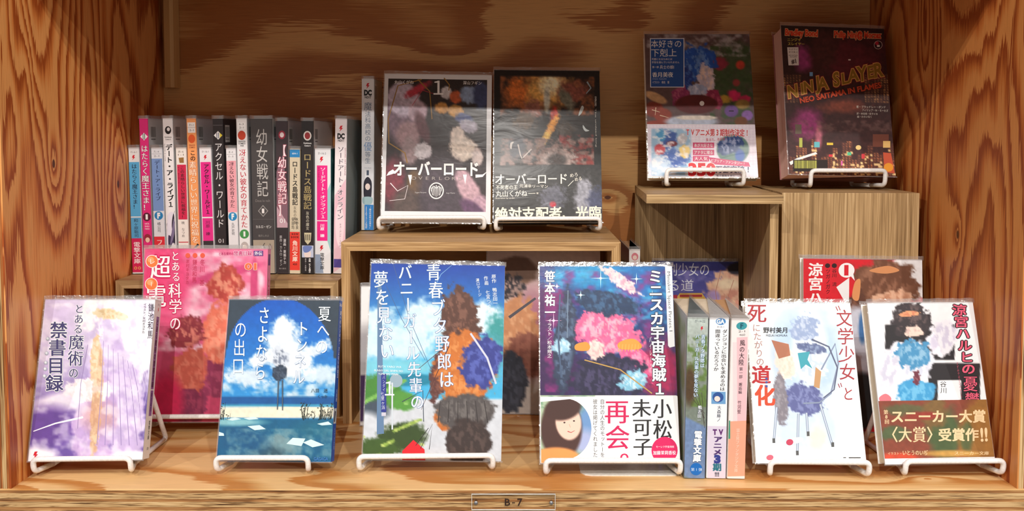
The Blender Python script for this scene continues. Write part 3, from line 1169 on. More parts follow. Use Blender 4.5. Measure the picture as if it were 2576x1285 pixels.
P.field(84, 120, f)
PP = (206, 232, 232)
for q in [[(566, 1055), (590, 1050), (606, 1054), (584, 1058)], [(622, 1072), (652, 1069), (668, 1079), (640, 1082)], [(612, 1052), (640, 1048), (650, 1054), (626, 1056)],
          [(545, 1086), (562, 1090), (563, 1096), (546, 1096)], [(720, 1116), (736, 1101), (768, 1103), (758, 1122)], [(762, 1113), (782, 1105), (816, 1119), (786, 1125)],
          [(798, 1066), (826, 1060), (836, 1068), (810, 1070)]]:
    P.poly(q, PP)
rr = random.Random(4)
for bx, n_ in ((560, 16), (775, 14), (818, 22)):
    for i in range(n_):
        x = bx + rr.uniform(-14, 16)
        y = rr.uniform(1008, 1046)
        P.line([(x, 1054), (x + rr.uniform(-6, 6), y + 14), (x + rr.uniform(-9, 9), y)], 1.2, (34, 44, 40), 0.5)
        P.ell(x + rr.uniform(-8, 8), y + 4, 1.8, 1.2, (40, 52, 46))
# plain stand-in for the small drawing in the middle
P.line([(701, 956), (698, 1030)], 3.4, (70, 84, 100), 2.4)
P.line([(711, 956), (711, 1032)], 3.4, (70, 84, 100), 2.4)
TW = (236, 246, 252)
P.V('夏への', 820, 768, 809, 892, 34, TW, 0.004)
P.V('トンネル', 765, 806, 750, 968, 31, TW, 0.009, (60, 120, 180), 0.012)
P.V('さよなら', 667, 770, 653, 958, 31, TW, 0.009, (60, 120, 180), 0.012)
P.V('の出口', 607, 806, 598, 944, 32, TW, 0.0)
P.Hn('八目 迷', 783, 982, 826, 982, 11, (30, 44, 60), 0.01)
P.Hn('くっか', 799, 997, 825, 997, 9, (36, 50, 66), 0.01)
P.Ln('GAGAGA', 790, 1154, 826, 1154, 8, (60, 120, 190), 0.02)
S.flat((16, 84, 186))
S.rect(0, 0, 13, 7, (20, 90, 196))
S.Ln('GAGA', 1.5, 4.5, 12, 4.5, 2.6, WHT, 0.02)
S.V('夏へのトンネル、さよならの出口', 8.5, 10, 8.5, 74, 4.6, WHT, 0.03)
S.V('八目迷', 8.5, 84, 8.5, 96, 4, WHT, 0.02)
S.rect(1, 102, 12, 116, (205, 214, 222))
S.poly([(4, 104), (9, 105), (7, 115), (3, 114)], (40, 44, 60))
S.V('ガガガ文庫', 8.5, 120, 8.5, 140, 3, (190, 210, 240))
done()

# 3 ---- large comic, sky and shrubs
T, t_ = 12, 13.3
root, P, S, done = face_book('comic_book', 'large blue sky comic with green shrubs and white vertical lettering, centre front', 'book', (-83, 34, 13.3), t_, 2.4, 1.5, 129.6, 183.9, T,
                             [(935, 660), (1271, 667), (1261, 1160), (911, 1156)])
stand_for('under the large blue sky comic', -88, 34, 13.3, 1.5, 62, t_, T)


def f(X, Y):
    p = Paint(X, Y, (26, 66, 160), (70, 176, 222), 670, 870)
    p.blob(1000, 860, 110, 46, (206, 230, 242), 0.5, -6, rag=0.45, nf=20)
    p.blob(1075, 800, 60, 44, (214, 234, 244), 0.5, rag=0.45, nf=18)
    p.blob(1215, 800, 50, 40, (226, 240, 248), 0.5, rag=0.4, nf=16)
    p.blob(950, 800, 36, 30, (210, 232, 244), 0.6, rag=0.4, nf=14)
    p.clouds(920, 1270, 760, 930, (190, 226, 240), 22, 0.5, 0.2, 0.6)
    p.blob(985, 925, 120, 22, (120, 200, 220), 0.6)
    p.blob(1030, 955, 70, 16, (28, 130, 160), 0.3)
    p.rect(905, 1270, 1000, 1170, (204, 208, 216), 6)
    p.blob(950, 985, 62, 42, (70, 132, 54), 0.3, rag=0.25, nf=8)
    p.blob(1010, 1008, 40, 24, (84, 146, 60), 0.3, rag=0.25, nf=8)
    p.blob(940, 1030, 40, 26, (66, 78, 92), 0.5, rag=0.2)
    p.blob(900, 1075, 60, 38, (208, 212, 220), 0.4, -14)
    p.blob(1010, 1100, 62, 38, (54, 74, 34), 0.3, -12, rag=0.25, nf=8)
    p.blob(950, 1128, 52, 26, (62, 88, 36), 0.3, rag=0.25, nf=7)
    for i in range(70):
        r1, r2 = ((i * 37) % 100) / 100.0, ((i * 61) % 97) / 97.0
        p.blob(915 + 150 * r1, 1078 + 66 * r2 + (20 if r1 < .3 else 0) - 24 * (r1 > .5), 4, 3, (148, 176, 78) if i % 3 else (186, 204, 110), 0.6, a=0.85)
        p.blob(915 + 110 * r2, 955 + 60 * r1, 5, 3.5, (116, 176, 84) if i % 3 else (150, 200, 110), 0.6, a=0.8)
    p.blob(1250, 850, 26, 60, (60, 150, 150), 0.8, rag=0.5, nf=7)
    p.blob(1245, 900, 20, 50, (90, 170, 190), 0.8, rag=0.5, nf=7)
    # plain colour masses in place of the drawing
    p.tex(1160, 800, 48, 78, (88, 56, 46), (124, 84, 70), -8)
    p.tex(1112, 930, 24, 80, (92, 54, 50), (120, 76, 66), 16)
    p.tex(1172, 925, 74, 92, (198, 112, 48), (220, 142, 78), 4)
    p.tex(1128, 1040, 30, 44, (192, 106, 46), (214, 134, 72), 20)
    p.tex(1212, 910, 50, 66, (56, 64, 140), (84, 96, 176), 24)
    p.tex(1170, 1035, 78, 44, (82, 76, 76), (108, 102, 100), 0, 0.2)
    p.tex(1178, 1114, 56, 62, (60, 48, 46), (84, 68, 64), 0, 0.2)
    return p.mottle(0.05, 10)


P.field(104, 148, f)
for i in range(6):
    P.line([(1108 + i * 22, 1008), (1102 + i * 25, 1062)], 1.4, (52, 46, 46), 2.4)
P.line([(1184, 838), (1226, 900), (1248, 965)], 5, (206, 208, 224))
P.line([(1130, 870), (1090, 960), (1060, 1030)], 2.5, (86, 50, 48), 0.8)
P.line([(1110, 880), (1050, 930), (1020, 950)], 1.6, (86, 50, 48), 0.6)
P.poly([(951, 690), (960, 690), (966, 1090), (976, 1092), (951, 1094)][:3] + [(969, 1090), (948, 1092)], (98, 128, 164))
P.rect(959, 940, 972, 1036, (46, 56, 140))
P.rect(960, 1037, 971, 1046, (204, 200, 216))
P.line([(960, 690), (1010, 800), (1070, 905)], 1.1, (70, 96, 140))
P.line([(990, 664), (1030, 800), (1085, 930)], 1.1, (70, 96, 140))
P.line([(1090, 730), (1110, 690), (1140, 664)], 1.6, (120, 170, 220))
P.ell(997, 957, 16, 17, (150, 172, 186))
P.rect(985, 962, 989, 1080, (206, 214, 222))
P.line([(1012, 1010), (1064, 982), (1066, 1060)], 2, (60, 70, 84))
P.poly([(1012, 1134), (1040, 1106), (1068, 1130), (1070, 1158), (1012, 1158)], (216, 30, 44))
P.line([(1058, 1128), (1088, 1066), (1080, 1130)], 1.4, (40, 34, 38))
P.line([(1046, 1120), (1078, 1076)], 1.4, (40, 34, 38))
CW = (244, 250, 250)
P.V('青春ブタ野郎は', 1089, 662, 1126, 976, 38, CW, 0.009, (54, 104, 168), 0.02, rot=-1)
P.V('バニーガール先輩の', 1018, 664, 1052, 1030, 36, CW, 0.009, (54, 104, 168), 0.02, rot=-1)
P.V('夢を見ない', 957, 680, 976, 904, 38, CW, 0.009, (54, 104, 168), 0.02)
P.V('１', 979, 952, 981, 1000, 44, CW, 0.009)
P.V('原作 鴨志田一', 1242, 690, 1247, 768, 12, CW)
P.V('作画 七宮つぐ実', 1222, 694, 1233, 788, 11, CW)
P.V('溝口ケージ', 1201, 700, 1208, 746, 9, CW)
P.V('バンダイ', 966, 944, 966, 985, 7, (190, 196, 230))
P.V('七里ヶ浜', 962, 984, 965, 1030, 9, (220, 224, 244))
P.Ln('BUTA YARO WA', 952, 921, 1010, 923, 5, CW)
P.Ln('BUNNY GIRL SENPAI NO', 942, 931, 1014, 933, 5, CW)
P.Ln('YUME WO MINAI', 952, 940, 1002, 941, 5, CW)
done(False)

# 4 ---- space adventure novel with a paper band
T, t_ = 15, 17.2
root, P, S, done = face_book('hardcover_novel', 'dark blue and magenta space adventure novel with white paper band and portrait photo', 'book', (83.1, 27.3, 13.1), t_, 0.9, 0.3, 129.9, 184.9, T,
                             [(1356, 667), (1690, 669), (1712, 1166), (1360, 1164)])
stand_for('under the space adventure novel', 85, 27.3, 13.1, 0, 62, t_, T)


def f(X, Y):
    p = Paint(X, Y, (16, 70, 138), (36, 38, 86), 670, 990)
    p.blob(1380, 800, 60, 160, (78, 30, 92), 0.9)
    p.blob(1400, 940, 70, 70, (58, 26, 78), 0.9)
    p.blob(1500, 690, 120, 40, (30, 140, 196), 0.9, rag=0.3)
    p.blob(1600, 720, 60, 60, (30, 110, 180), 0.9, rag=0.3)
    p.clouds(1356, 1700, 667, 1000, (150, 40, 120), 34, 0.44, 0.25, 0.7, 3)
    p.clouds(1356, 1700, 667, 900, (60, 170, 214), 26, 0.5, 0.2, 0.7, 11)
    p.blob(1660, 930, 50, 70, (170, 30, 84), 0.7, rag=0.3)
    # plain masses standing in for the drawing
    p.tex(1526, 836, 84, 56, (236, 100, 148), (250, 170, 190), 14, 0.5, 14)
    p.tex(1606, 904, 66, 22, (230, 90, 142), (246, 150, 180), 50, 0.5, 10)
    p.tex(1530, 764, 84, 30, (30, 54, 88), (54, 90, 128), 10, 0.45, 12)
    p.tex(1560, 706, 52, 14, (250, 214, 214), (240, 170, 190), 36, 0.5, 8)
    p.tex(1530, 950, 96, 56, (34, 32, 62), (66, 60, 96), 0, 0.35, 14)
    p.tex(1420, 860, 26, 130, (44, 56, 82), (84, 104, 134), 4, 0.3, 12)
    p.tex(1496, 880, 24, 24, (248, 214, 206), (236, 180, 180), 0, 0.5, 6)
    p.tex(1594, 958, 36, 24, (130, 190, 216), (200, 226, 240), -14, 0.5, 8)
    p.tex(1414, 870, 24, 18, (150, 196, 220), (200, 226, 240), 0, 0.5, 8)
    return p.mottle(0.12, 8)


P.field(100, 100, f, (0, 0, 1, 0.668))
for x, y, r in ((1510, 700, 26), (1392, 806, 22), (1460, 742, 12), (1600, 702, 16), (1640, 740, 10), (1400, 720, 8)):
    for a_ in (0, 90):
        c_, s_ = math.cos(math.radians(a_)), math.sin(math.radians(a_))
        P.poly([(x - r * c_, y - r * s_), (x - s_ * 1.2, y + c_ * 1.2), (x + r * c_, y + r * s_), (x + s_ * 1.2, y - c_ * 1.2)], (190, 240, 250) if x > 1450 else (250, 190, 230))
    P.ell(x, y, 3, 3, (245, 250, 255))
P.spl([(1448, 866), (1474, 860), (1484, 872), (1476, 882), (1448, 880)], (226, 150, 60))
P.spl([(1556, 862), (1590, 852), (1612, 866), (1608, 878), (1560, 878)], (232, 156, 62))
for i in range(7):
    P.line([(1558 + i * 8, 866), (1556 + i * 8, 884)], 1.6, (236, 176, 90))
P.line([(1470, 905), (1560, 930), (1640, 990)], 3, (190, 150, 80))
P.line([(1408, 740), (1404, 850), (1412, 950)], 4, (70, 90, 120))
P.line([(1428, 730), (1426, 850)], 2, (120, 140, 164))
TWB = (250, 250, 252)
P.V('笹本祐一', 1382, 680, 1383, 800, 27, TWB, 0.03, (40, 20, 60), 0.03)
P.V('イラスト／松本規之', 1382, 800, 1382, 900, 12, TWB, 0.0)
P.V('ミニスカ宇宙海賊１', 1647, 678, 1660, 996, 36, TWB, 0.035, (22, 26, 52), 0.05)
P.poly([(1672, 670), (1689, 670), (1697, 872), (1684, 875), (1680, 870)], TWB)
P.Ln('Miniskirt Space Pirates.1', 1681, 684, 1687, 834, 8, (24, 24, 30), 0.0)
P.V('パイレーツ', 1635, 846, 1638, 930, 6, TWB)
# paper band
P.poly([(1359, 997), (1705, 997), (1712, 1166), (1360, 1164)], (242, 240, 240))


def f2(X, Y):
    p = Paint(X, Y, (170, 190, 160))
    p.clouds(1355, 1500, 990, 1170, (90, 140, 110), 14, 0.36, 0.3)
    p.blob(1478, 1060, 26, 40, (110, 150, 200), 0.8)
    p.blob(1470, 1110, 30, 30, (170, 180, 220), 0.8)
    p.blob(1412, 1078, 52, 78, (74, 44, 38), 0.15)
    p.blob(1430, 1062, 32, 44, (240, 204, 184), 0.12, -8)
    p.blob(1416, 1026, 46, 30, (70, 42, 36), 0.2, -10)
    p.blob(1398, 1150, 60, 26, (232, 154, 84), 0.2)
    return p


P.field(60, 60, lambda X, Y: f2(X, Y), (0.005, 0.668, 0.40, 0.998))
# white of the band around the oval
out = [(1360, 997), (1510, 997), (1510, 1165), (1450, 1165)] + [(1422 + 66 * math.cos(a_), 1078 + 76 * math.sin(a_)) for a_ in [math.radians(q) for q in range(72, -84, -8)]] + [(1360, 1010)]
P.poly(out, (242, 240, 240))
P.ell(1420, 1062, 2.6, 2, (60, 36, 36))
P.ell(1444, 1058, 2.6, 2, (60, 36, 36))
P.line([(1428, 1084), (1437, 1087), (1446, 1082)], 2.4, (190, 70, 70), 1)
P.line([(1432, 1066), (1435, 1074)], 1, (206, 150, 130))
P.V('自分の人生のモットーを', 1515, 1003, 1516, 1150, 12, (30, 28, 30))
P.V('彼女は掲げてくれました', 1497, 1003, 1498, 1150, 12, (30, 28, 30))
P.V('再会。', 1551, 1003, 1556, 1196, 64, (206, 10, 84), 0.014)
P.V('未可子、', 1613, 1002, 1619, 1196, 50, (26, 24, 26), 0.016)
P.V('小松', 1665, 1002, 1668, 1106, 50, (26, 24, 26), 0.016)
P.ell(1672, 1133, 33, 34, (214, 16, 92))
P.Hn('モーレツ宇宙海賊', 1650, 1124, 1696, 1124, 6, (255, 226, 236), 0.01)
P.Hn('加藤茉莉香役', 1643, 1139, 1701, 1139, 11, (255, 240, 245), 0.02)
done(False)

# 5 ---- white paperback with chair drawing
T, t_ = 15, 20.8
root, P, S, done = face_book('paperback_book', 'white paperback with pale blue watercolour chair drawing and red vertical title', 'book', (267.5, 22, 14.6), t_, -1.8, 0, 101, 150, T,
                             [(1880, 760), (2133, 760), (2181, 1168), (1901, 1165)], WHT)
stand_for('under the white watercolour paperback', 273.5, 22, 14.6, -1, 45, t_, T)


def f(X, Y):
    p = Paint(X, Y, (244, 244, 244))
    B = (186, 210, 236)
    p.blob(2020, 850, 66, 90, B, 0.9, rag=0.15)
    p.blob(2060, 900, 60, 100, B, 0.9, rag=0.15)
    p.blob(1985, 920, 40, 120, B, 0.9, -8)
    p.blob(2000, 1060, 76, 90, (206, 222, 240), 0.9, rag=0.2)
    p.blob(2080, 1070, 26, 66, (206, 222, 240), 0.9, -12)
    p.blob(2035, 870, 40, 90, (232, 240, 246), 0.5)
    p.blob(2056, 1100, 22, 36, (224, 232, 214), 0.8, rag=0.3)
    p.tex(2022, 826, 32, 34, (150, 168, 204), (196, 208, 228), 0, 0.5, 9)
    p.tex(2036, 910, 42, 44, (226, 234, 244), (196, 212, 236), 0, 0.4, 9)
    p.tex(2040, 872, 34, 12, (92, 104, 146), (140, 156, 190), 8, 0.5, 7)
    p.tex(1975, 905, 24, 46, (244, 224, 210), (236, 206, 190), -12, 0.4, 9)
    p.tex(2022, 1000, 52, 36, (92, 98, 152), (126, 134, 184), 22, 0.4, 8)
    p.tex(1964, 1000, 17, 62, (128, 122, 132), (156, 150, 158), -6, 0.3, 8)
    return p.mottle(0.02, 9)


P.field(84, 116, f)
for a_, b_ in (((1954, 1020), (1946, 1110)), ((2008, 1036), (2005, 1142)), ((2028, 1034), (2032, 1092)), ((2062, 1012), (2094, 1120))):
    P.line([a_, b_], 6, (120, 134, 158))
    P.line([a_, b_], 3.4, (196, 206, 222))
    P.line([(b_[0], b_[1] - 10), (b_[0] + 0.5, b_[1] + 2)], 7, (84, 84, 84))
P.poly([(2050, 918), (2064, 930), (2060, 972), (2046, 968)], (196, 150, 104))
P.line([(2064, 925), (2098, 860), (2106, 910), (2088, 985), (2060, 1008), (2020, 1010)], 4, (134, 146, 172))
P.line([(2040, 850), (2082, 868), (2104, 920), (2096, 975), (2070, 996)], 4, (90, 96, 122), 3)
P.poly([(1942, 852), (1984, 862), (1988, 890), (1960, 898)], (176, 112, 84))
P.poly([(2006, 884), (2036, 880), (2030, 900), (2042, 922), (2026, 912), (2014, 924)], (62, 160, 176))
P.ell(2000, 1106, 21, 8, (226, 226, 236), -14)
P.ell(1986, 1110, 9, 8, (196, 60, 90), -14)
P.ell(1955, 1146, 24, 8, (224, 226, 236), -12)
P.ell(1936, 1150, 9, 7, (206, 96, 116), -12)
RD = (166, 26, 38)
P.V('死', 1907, 762, 1908, 812, 48, RD, 0.02)
P.V('にたがりの', 1905, 812, 1915, 916, 21, (170, 120, 112))
P.V('道', 1915, 914, 1918, 962, 48, (186, 24, 34), 0.03)
P.V('化', 1923, 962, 1927, 1018, 52, (214, 70, 30), 0.035)
P.Hn('野村美月', 1922, 828, 1983, 828, 15, (30, 28, 30), 0.025)
P.Ln('MIZUKI NOMURA', 1929, 841, 1981, 841, 5, (50, 48, 50))
P.V('文学少女', 2118, 776, 2130, 952, 42, (166, 44, 52), -0.006)
P.V('と', 2129, 966, 2133, 1004, 30, (166, 44, 52), -0.006)
P.line([(2098, 770), (2103, 780)], 1.8, (166, 44, 52))
P.line([(2104, 768), (2109, 779)], 1.8, (166, 44, 52))
P.line([(2106, 960), (2110, 970)], 1.8, (166, 44, 52))
P.line([(2112, 958), (2115, 968)], 1.8, (166, 44, 52))
P.rect(2121, 1149, 2128, 1151, (60, 60, 60))
P.rect(2135, 1149, 2165, 1151.5, (60, 60, 60))
P.ell(1929, 948, 3, 3, (60, 80, 160))
P.ell(1929, 957, 3, 3, (60, 80, 160))
P.ell(1929, 967, 3, 3, (60, 80, 160))
done(False)

# 6 ---- white paperback with brown band, far right
T, t_ = 15, 17.6
root, P, S, done = face_book('paperback_book', 'white paperback with a brown and green camouflage band, front row far right', 'book', (386, 21, 15.2), t_, 2.4, -0.1, 103.8, 148.3, T,
                             [(2180, 763), (2444, 760), (2503, 1163), (2225, 1168)], WHT)
stand_for('under the paperback with the brown band', 396, 21, 15.2, 1, 45, t_, T, dx=0)


def f(X, Y):
    p = Paint(X, Y, (240, 240, 243))
    p.blob(2210, 960, 40, 100, (226, 226, 234), 0.9)
    BK = (38, 34, 38)
    p.rect(2224, 2400, 816, 906, BK, 2)
    p.rect(2332, 2464, 912, 1012, BK, 2)
    p.rect(2356, 2416, 955, 1012, (240, 240, 243), 2)
    p.tex(2290, 808, 46, 46, (52, 44, 48), (96, 78, 78), 10, 0.4, 14)
    p.tex(2288, 790, 26, 7, (230, 160, 116), (206, 130, 96), -6, 0.5, 6)
    p.tex(2296, 834, 22, 14, (232, 206, 192), (206, 176, 168), 0, 0.5, 8)
    p.tex(2370, 850, 36, 46, (234, 232, 240), (206, 200, 220), 30, 0.3, 14)
    p.tex(2246, 920, 34, 60, (234, 232, 240), (206, 204, 222), 24, 0.3, 14)
    p.tex(2298, 910, 46, 50, (228, 228, 238), (206, 210, 226), 0, 0.3, 12)
    p.tex(2296, 890, 42, 34, (70, 142, 188), (140, 186, 216), 8, 0.5, 12)
    p.tex(2302, 988, 50, 34, (64, 154, 206), (110, 186, 226), 0, 0.25, 14)
    p.tex(2304, 950, 9, 18, (110, 50, 66), (150, 90, 100), 0, 0.5, 6)
    return p.mottle(0.02, 12)


P.field(96, 136, f)
P.spl([(2210, 1000), (2226, 990), (2240, 1000), (2236, 1012), (2216, 1012)], (230, 120, 130))
P.V('涼宮ハルヒの', 2408, 766, 2436, 942, 36, (226, 92, 120), 0.03, (24, 16, 20), 0.09)
P.V('憂鬱', 2436, 944, 2446, 1026, 38, (226, 92, 120), 0.01, (24, 16, 20), 0.07)
P.V('すずみやはるひのゆううつ', 2405, 910, 2418, 1010, 5, (190, 80, 100))
P.V('谷川 流', 2370, 958, 2374, 1020, 17, (36, 32, 34))


def f2(X, Y):
    p = Paint(X, Y, (134, 66, 48))
    p.blob(2280, 1030, 60, 16, (96, 92, 60), 0.4, rag=0.4, nf=22)
    p.blob(2250, 1090, 34, 18, (84, 96, 62), 0.4, rag=0.4, nf=16)
    p.blob(2370, 1090, 46, 66, (76, 92, 56), 0.4, rag=0.4, nf=26)
    p.blob(2350, 1040, 30, 40, (122, 92, 52), 0.4, rag=0.4, nf=16)
    p.blob(2320, 1045, 46, 10, (150, 56, 44), 0.5, rag=0.3)
    p.blob(2470, 1080, 60, 90, (150, 102, 46), 0.35, rag=0.35, nf=26)
    p.blob(2430, 1100, 16, 36, (88, 96, 56), 0.5, rag=0.3)
    p.blob(2260, 1150, 50, 12, (206, 74, 48), 0.6)
    p.blob(2390, 1140, 70, 8, (196, 150, 74), 0.6)
    return p.mottle(0.10, 10)


P.field(64, 36, f2, (0.003, 0.618, 0.997, 0.965))
CR = (238, 206, 160)
P.V('第8回', 2226, 1030, 2230, 1066, 12, CR, 0.02)
P.Hn('スニーカー大賞', 2238, 1047, 2478, 1046, 34, CR, 0.035)
P.Hn('〈大賞〉', 2222, 1092, 2364, 1092, 42, CR, 0.02)
P.Hn('受賞作', 2358, 1093, 2460, 1092, 34, CR, 0.035)
P.Ln('!!', 2464, 1093, 2482, 1092, 32, CR, 0.03)
P.Hn('イラスト・', 2231, 1140, 2268, 1140, 8, CR)
P.Hn('いとうのいぢ', 2268, 1138, 2332, 1138, 14, CR, 0.02)
P.Hn('スニーカー文庫', 2398, 1139, 2486, 1139, 10, CR, 0.02)
done(False)

# 7 ---- pink comic behind the first two
T, t_ = 12, 7.5
root, P, S, done = face_book('comic_book', 'bright pink comic standing behind the two leftmost paperbacks', 'book', (-337, 141.4, 15.5), t_, 1.1, 0.4, 131, 182.5, T,
                             [(365, 624), (674, 627), (666, 1062), (346, 1060)], (240, 190, 205), group='books displayed face out behind the front row')
stand_for('under the pink comic behind the front row', -338, 141.4, 15.5, 1, 61, t_, T, back=60)


def f(X, Y):
    p = Paint(X, Y, (232, 120, 158), (196, 66, 104), 640, 1000)
    p.clouds(350, 680, 620, 900, (252, 226, 236), 44, 0.34, 0.25, 0.8)
    p.blob(560, 690, 100, 12, (206, 70, 120), 0.4, -14)
    p.blob(640, 720, 10, 70, (206, 70, 120), 0.4)
    p.blob(400, 700, 46, 90, (226, 60, 116), 0.7)
    p.blob(440, 700, 36, 110, (228, 74, 126), 0.8)
    p.tex(568, 715, 44, 46, (180, 66, 58), (226, 140, 116), 10, 0.45, 14)
    p.tex(560, 850, 50, 90, (226, 116, 92), (240, 150, 124), 6, 0.35, 14)
    p.tex(536, 955, 54, 44, (140, 48, 84), (170, 70, 104), 0, 0.4, 14)
    p.tex(470, 836, 44, 40, (136, 48, 58), (206, 120, 106), -20, 0.5, 12)
    p.tex(478, 930, 46, 60, (196, 92, 76), (216, 120, 100), 8, 0.35, 12)
    p.tex(470, 1020, 50, 46, (128, 44, 78), (156, 60, 92), 0, 0.3, 12)
    p.blob(420, 1010, 40, 70, (196, 34, 80), 0.6)
    return p.mottle(0.08, 9)


P.field(70, 98, f)
P.V('超', 404, 640, 404, 700, 52, (250, 250, 252), 0.02, (206, 20, 84), 0.05)
P.V('電', 394, 712, 392, 772, 52, (250, 250, 252), 0.02, (206, 20, 84), 0.05)
for x, y, ch in ((383, 657, 'レ'), (381, 713, '｜')):
    P.ell(x, y, 16, 16, (250, 250, 250))
    P.ell(x, y, 14.5, 14.5, (244, 130, 70))
    P.ell(x - 3, y - 4, 8, 7, (250, 176, 120))
    P._glyph('レ' if ch == 'レ' else 'l', x, y, 16, 16, (250, 250, 245), 0.0)
    P.L += 1
P.V('とある', 441, 631, 444, 708, 22, (250, 250, 252), 0.01, (206, 20, 84), 0.05)
P.V('科学', 440, 710, 442, 788, 34, (250, 250, 252), 0.015, (206, 20, 84), 0.05)
P.V('の', 441, 792, 441, 830, 30, (250, 250, 252), 0.015, (206, 20, 84), 0.05)
for x in (473, 491, 510):
    P.ell(x, 643, 6, 6, (236, 96, 70))
P.V('冬川　基', 510, 652, 508, 718, 13, (206, 60, 100))
P.V('鎌池和馬', 491, 652, 489, 710, 12, (206, 60, 100))
P.V('灰村キヨタカ', 473, 652, 471, 714, 9, (206, 60, 100))
P.Hn('とある魔術の', 550, 639, 588, 639, 8, (190, 40, 110))
P.Hn('禁書目録', 588, 638, 634, 638, 12, (190, 40, 110), 0.03, (250, 230, 240), 0.06)
P.rect(638, 632, 662, 645, (104, 60, 130))
P.Hn('外伝', 640, 638.5, 660, 638.5, 11, WHT, 0.02)
P.Ln('01', 616, 671, 646, 671, 15, (244, 110, 70), 0.05, (250, 220, 210), 0.03)
S.flat((236, 150, 180))
S.V('とある科学の超電磁砲', 6, 30, 6, 150, 6, (206, 40, 100), 0.03)
S.rect(2, 6, 10, 18, (110, 60, 130))
done()

# 8 ---- white-bordered dark comic on the middle box
T, t_ = 12, 11.6
root, P, S, done = face_book('comic_book', 'dark comic with a white border and white title, on the middle box', 'book', (-100.4, 265.2, 214.3), t_, 2.2, 0.7, 129.5, 181, T,
                             [(967, 185), (1238, 188), (1234, 563), (958, 558)], WHT)
stand_for('under the white-bordered dark comic', -105, 265.2, 214.3, 1.5, 62, t_, T, base=201, back=80)


def f(X, Y):
    p = Paint(X, Y, (44, 36, 34), (62, 52, 56), 200, 560)
    p.blob(1010, 290, 48, 70, (120, 96, 110), 0.5, -6)
    p.blob(1014, 250, 40, 44, (186, 172, 188), 0.2, -20, rag=0.12, nf=12)
    p.blob(1050, 280, 24, 28, (186, 160, 172), 0.3, rag=0.12)
    p.blob(1026, 340, 32, 34, (156, 124, 128), 0.4, 16, rag=0.2, nf=8)
    p.blob(1030, 380, 22, 34, (150, 128, 130), 0.4, rag=0.2, nf=8)
    p.blob(1062, 320, 14, 40, (96, 60, 66), 0.5, -20)
    p.blob(1050, 225, 36, 10, (176, 50, 66), 0.6, -30, rag=0.3, nf=5)
    p.blob(1122, 234, 14, 16, (206, 202, 204), 0.3, rag=0.2, nf=5)
    p.blob(1146, 244, 16, 16, (190, 92, 52), 0.3, rag=0.2, nf=5)
    p.blob(1182, 238, 26, 22, (140, 160, 192), 0.3, rag=0.25, nf=6)
    p.blob(1210, 240, 20, 36, (62, 72, 110), 0.4, rag=0.2, nf=6)
    p.blob(1110, 272, 18, 14, (196, 140, 70), 0.3, rag=0.2, nf=5)
    p.blob(1146, 280, 20, 16, (206, 152, 76), 0.3, rag=0.2, nf=5)
    p.blob(1168, 300, 24, 14, (70, 80, 130), 0.3, 20, rag=0.2, nf=5)
    p.blob(1178, 318, 24, 16, (176, 170, 186), 0.3, 20, rag=0.2, nf=5)
    p.blob(1150, 345, 18, 26, (214, 196, 184), 0.25, rag=0.2, nf=5)
    p.blob(1165, 375, 34, 30, (222, 206, 192), 0.25, rag=0.25, nf=5)
    p.blob(1200, 395, 14, 22, (206, 190, 186), 0.3, rag=0.3, nf=5)
    p.blob(1064, 380, 22, 20, (208, 200, 204), 0.3, rag=0.3, nf=5)
    p.blob(990, 460, 26, 60, (118, 50, 62), 0.5, rag=0.2)
    p.blob(1044, 460, 20, 32, (104, 78, 52), 0.4)
    p.blob(1110, 480, 60, 90, (76, 66, 74), 0.5, rag=0.1)
    p.blob(1180, 480, 24, 60, (196, 160, 170), 0.3, -26, rag=0.15)
    p.blob(1210, 520, 22, 30, (186, 150, 166), 0.3, -20, rag=0.2)
    p.blob(1190, 530, 18, 40, (100, 70, 100), 0.4, -50)
    p.blob(1020, 520, 34, 50, (84, 70, 66), 0.5)
    return p.mottle(0.22, 6)


P.flat((226, 226, 228))
P.field(80, 112, f, (0.035, 0.035, 0.955, 0.925))
GD = (150, 112, 50)
P.line([(1060, 200), (1000, 216), (976, 300), (978, 360), (1018, 385), (1024, 410)], 2.5, GD, 3.5)
P.line([(1050, 200), (1080, 230), (1086, 300)], 3, GD, 2.5)
P.line([(1116, 196), (1130, 214), (1128, 228)], 3, GD, 2.5)
P.line([(1030, 244), (1058, 226), (1090, 236)], 2.2, (180, 44, 60), 1)
P.line([(1040, 222), (1062, 226), (1036, 266)], 2.0, (180, 44, 60), 1)
P.line([(982, 460), (1000, 480), (1026, 466), (1018, 500), (980, 504)], 2.2, (238, 226, 228), 1)
P.V('１', 1101, 196, 1102, 244, 44, WHT, 0.02)
P.Hn('丸山くがね', 991, 207, 1040, 207, 10, WHT, 0.01)
P.Hn('深山フギン', 1164, 208, 1212, 209, 10, WHT, 0.01)
P.Hn('オーバーロード', 988, 424, 1206, 426, 40, WHT, 0.04, (40, 30, 34), 0.03)
for q in ([(988, 426), (978, 432), (972, 442), (986, 438), (996, 434)], [(1196, 440), (1214, 440), (1226, 432), (1214, 446), (1196, 448)], [(1026, 440), (1032, 466), (1036, 440)], [(1164, 440), (1170, 464), (1174, 440)]):
    P.poly(q, WHT)
P.Hn('OVERLORD', 1032, 448, 1166, 450, 11, (170, 160, 156))
P.ell(1097, 480, 19, 21, (232, 230, 230))
P.ell(1097, 480, 16, 18, (64, 54, 60))
for k in range(-3, 4):
    P.line([(1097 + k * 4.2, 466 + abs(k) * 2), (1097 + k * 3.2, 496 - abs(k) * 2)], 2.2, (232, 230, 230), 0.8)
for k in (-1, 1):
    P.line([(1097, 474), (1097 + k * 8, 468), (1097 + k * 13, 478), (1097 + k * 8, 492)], 2, (232, 230, 230), 1)
P.Ln('Kugane Maruyama', 1044, 484, 1072, 484, 3.4, (200, 196, 196))
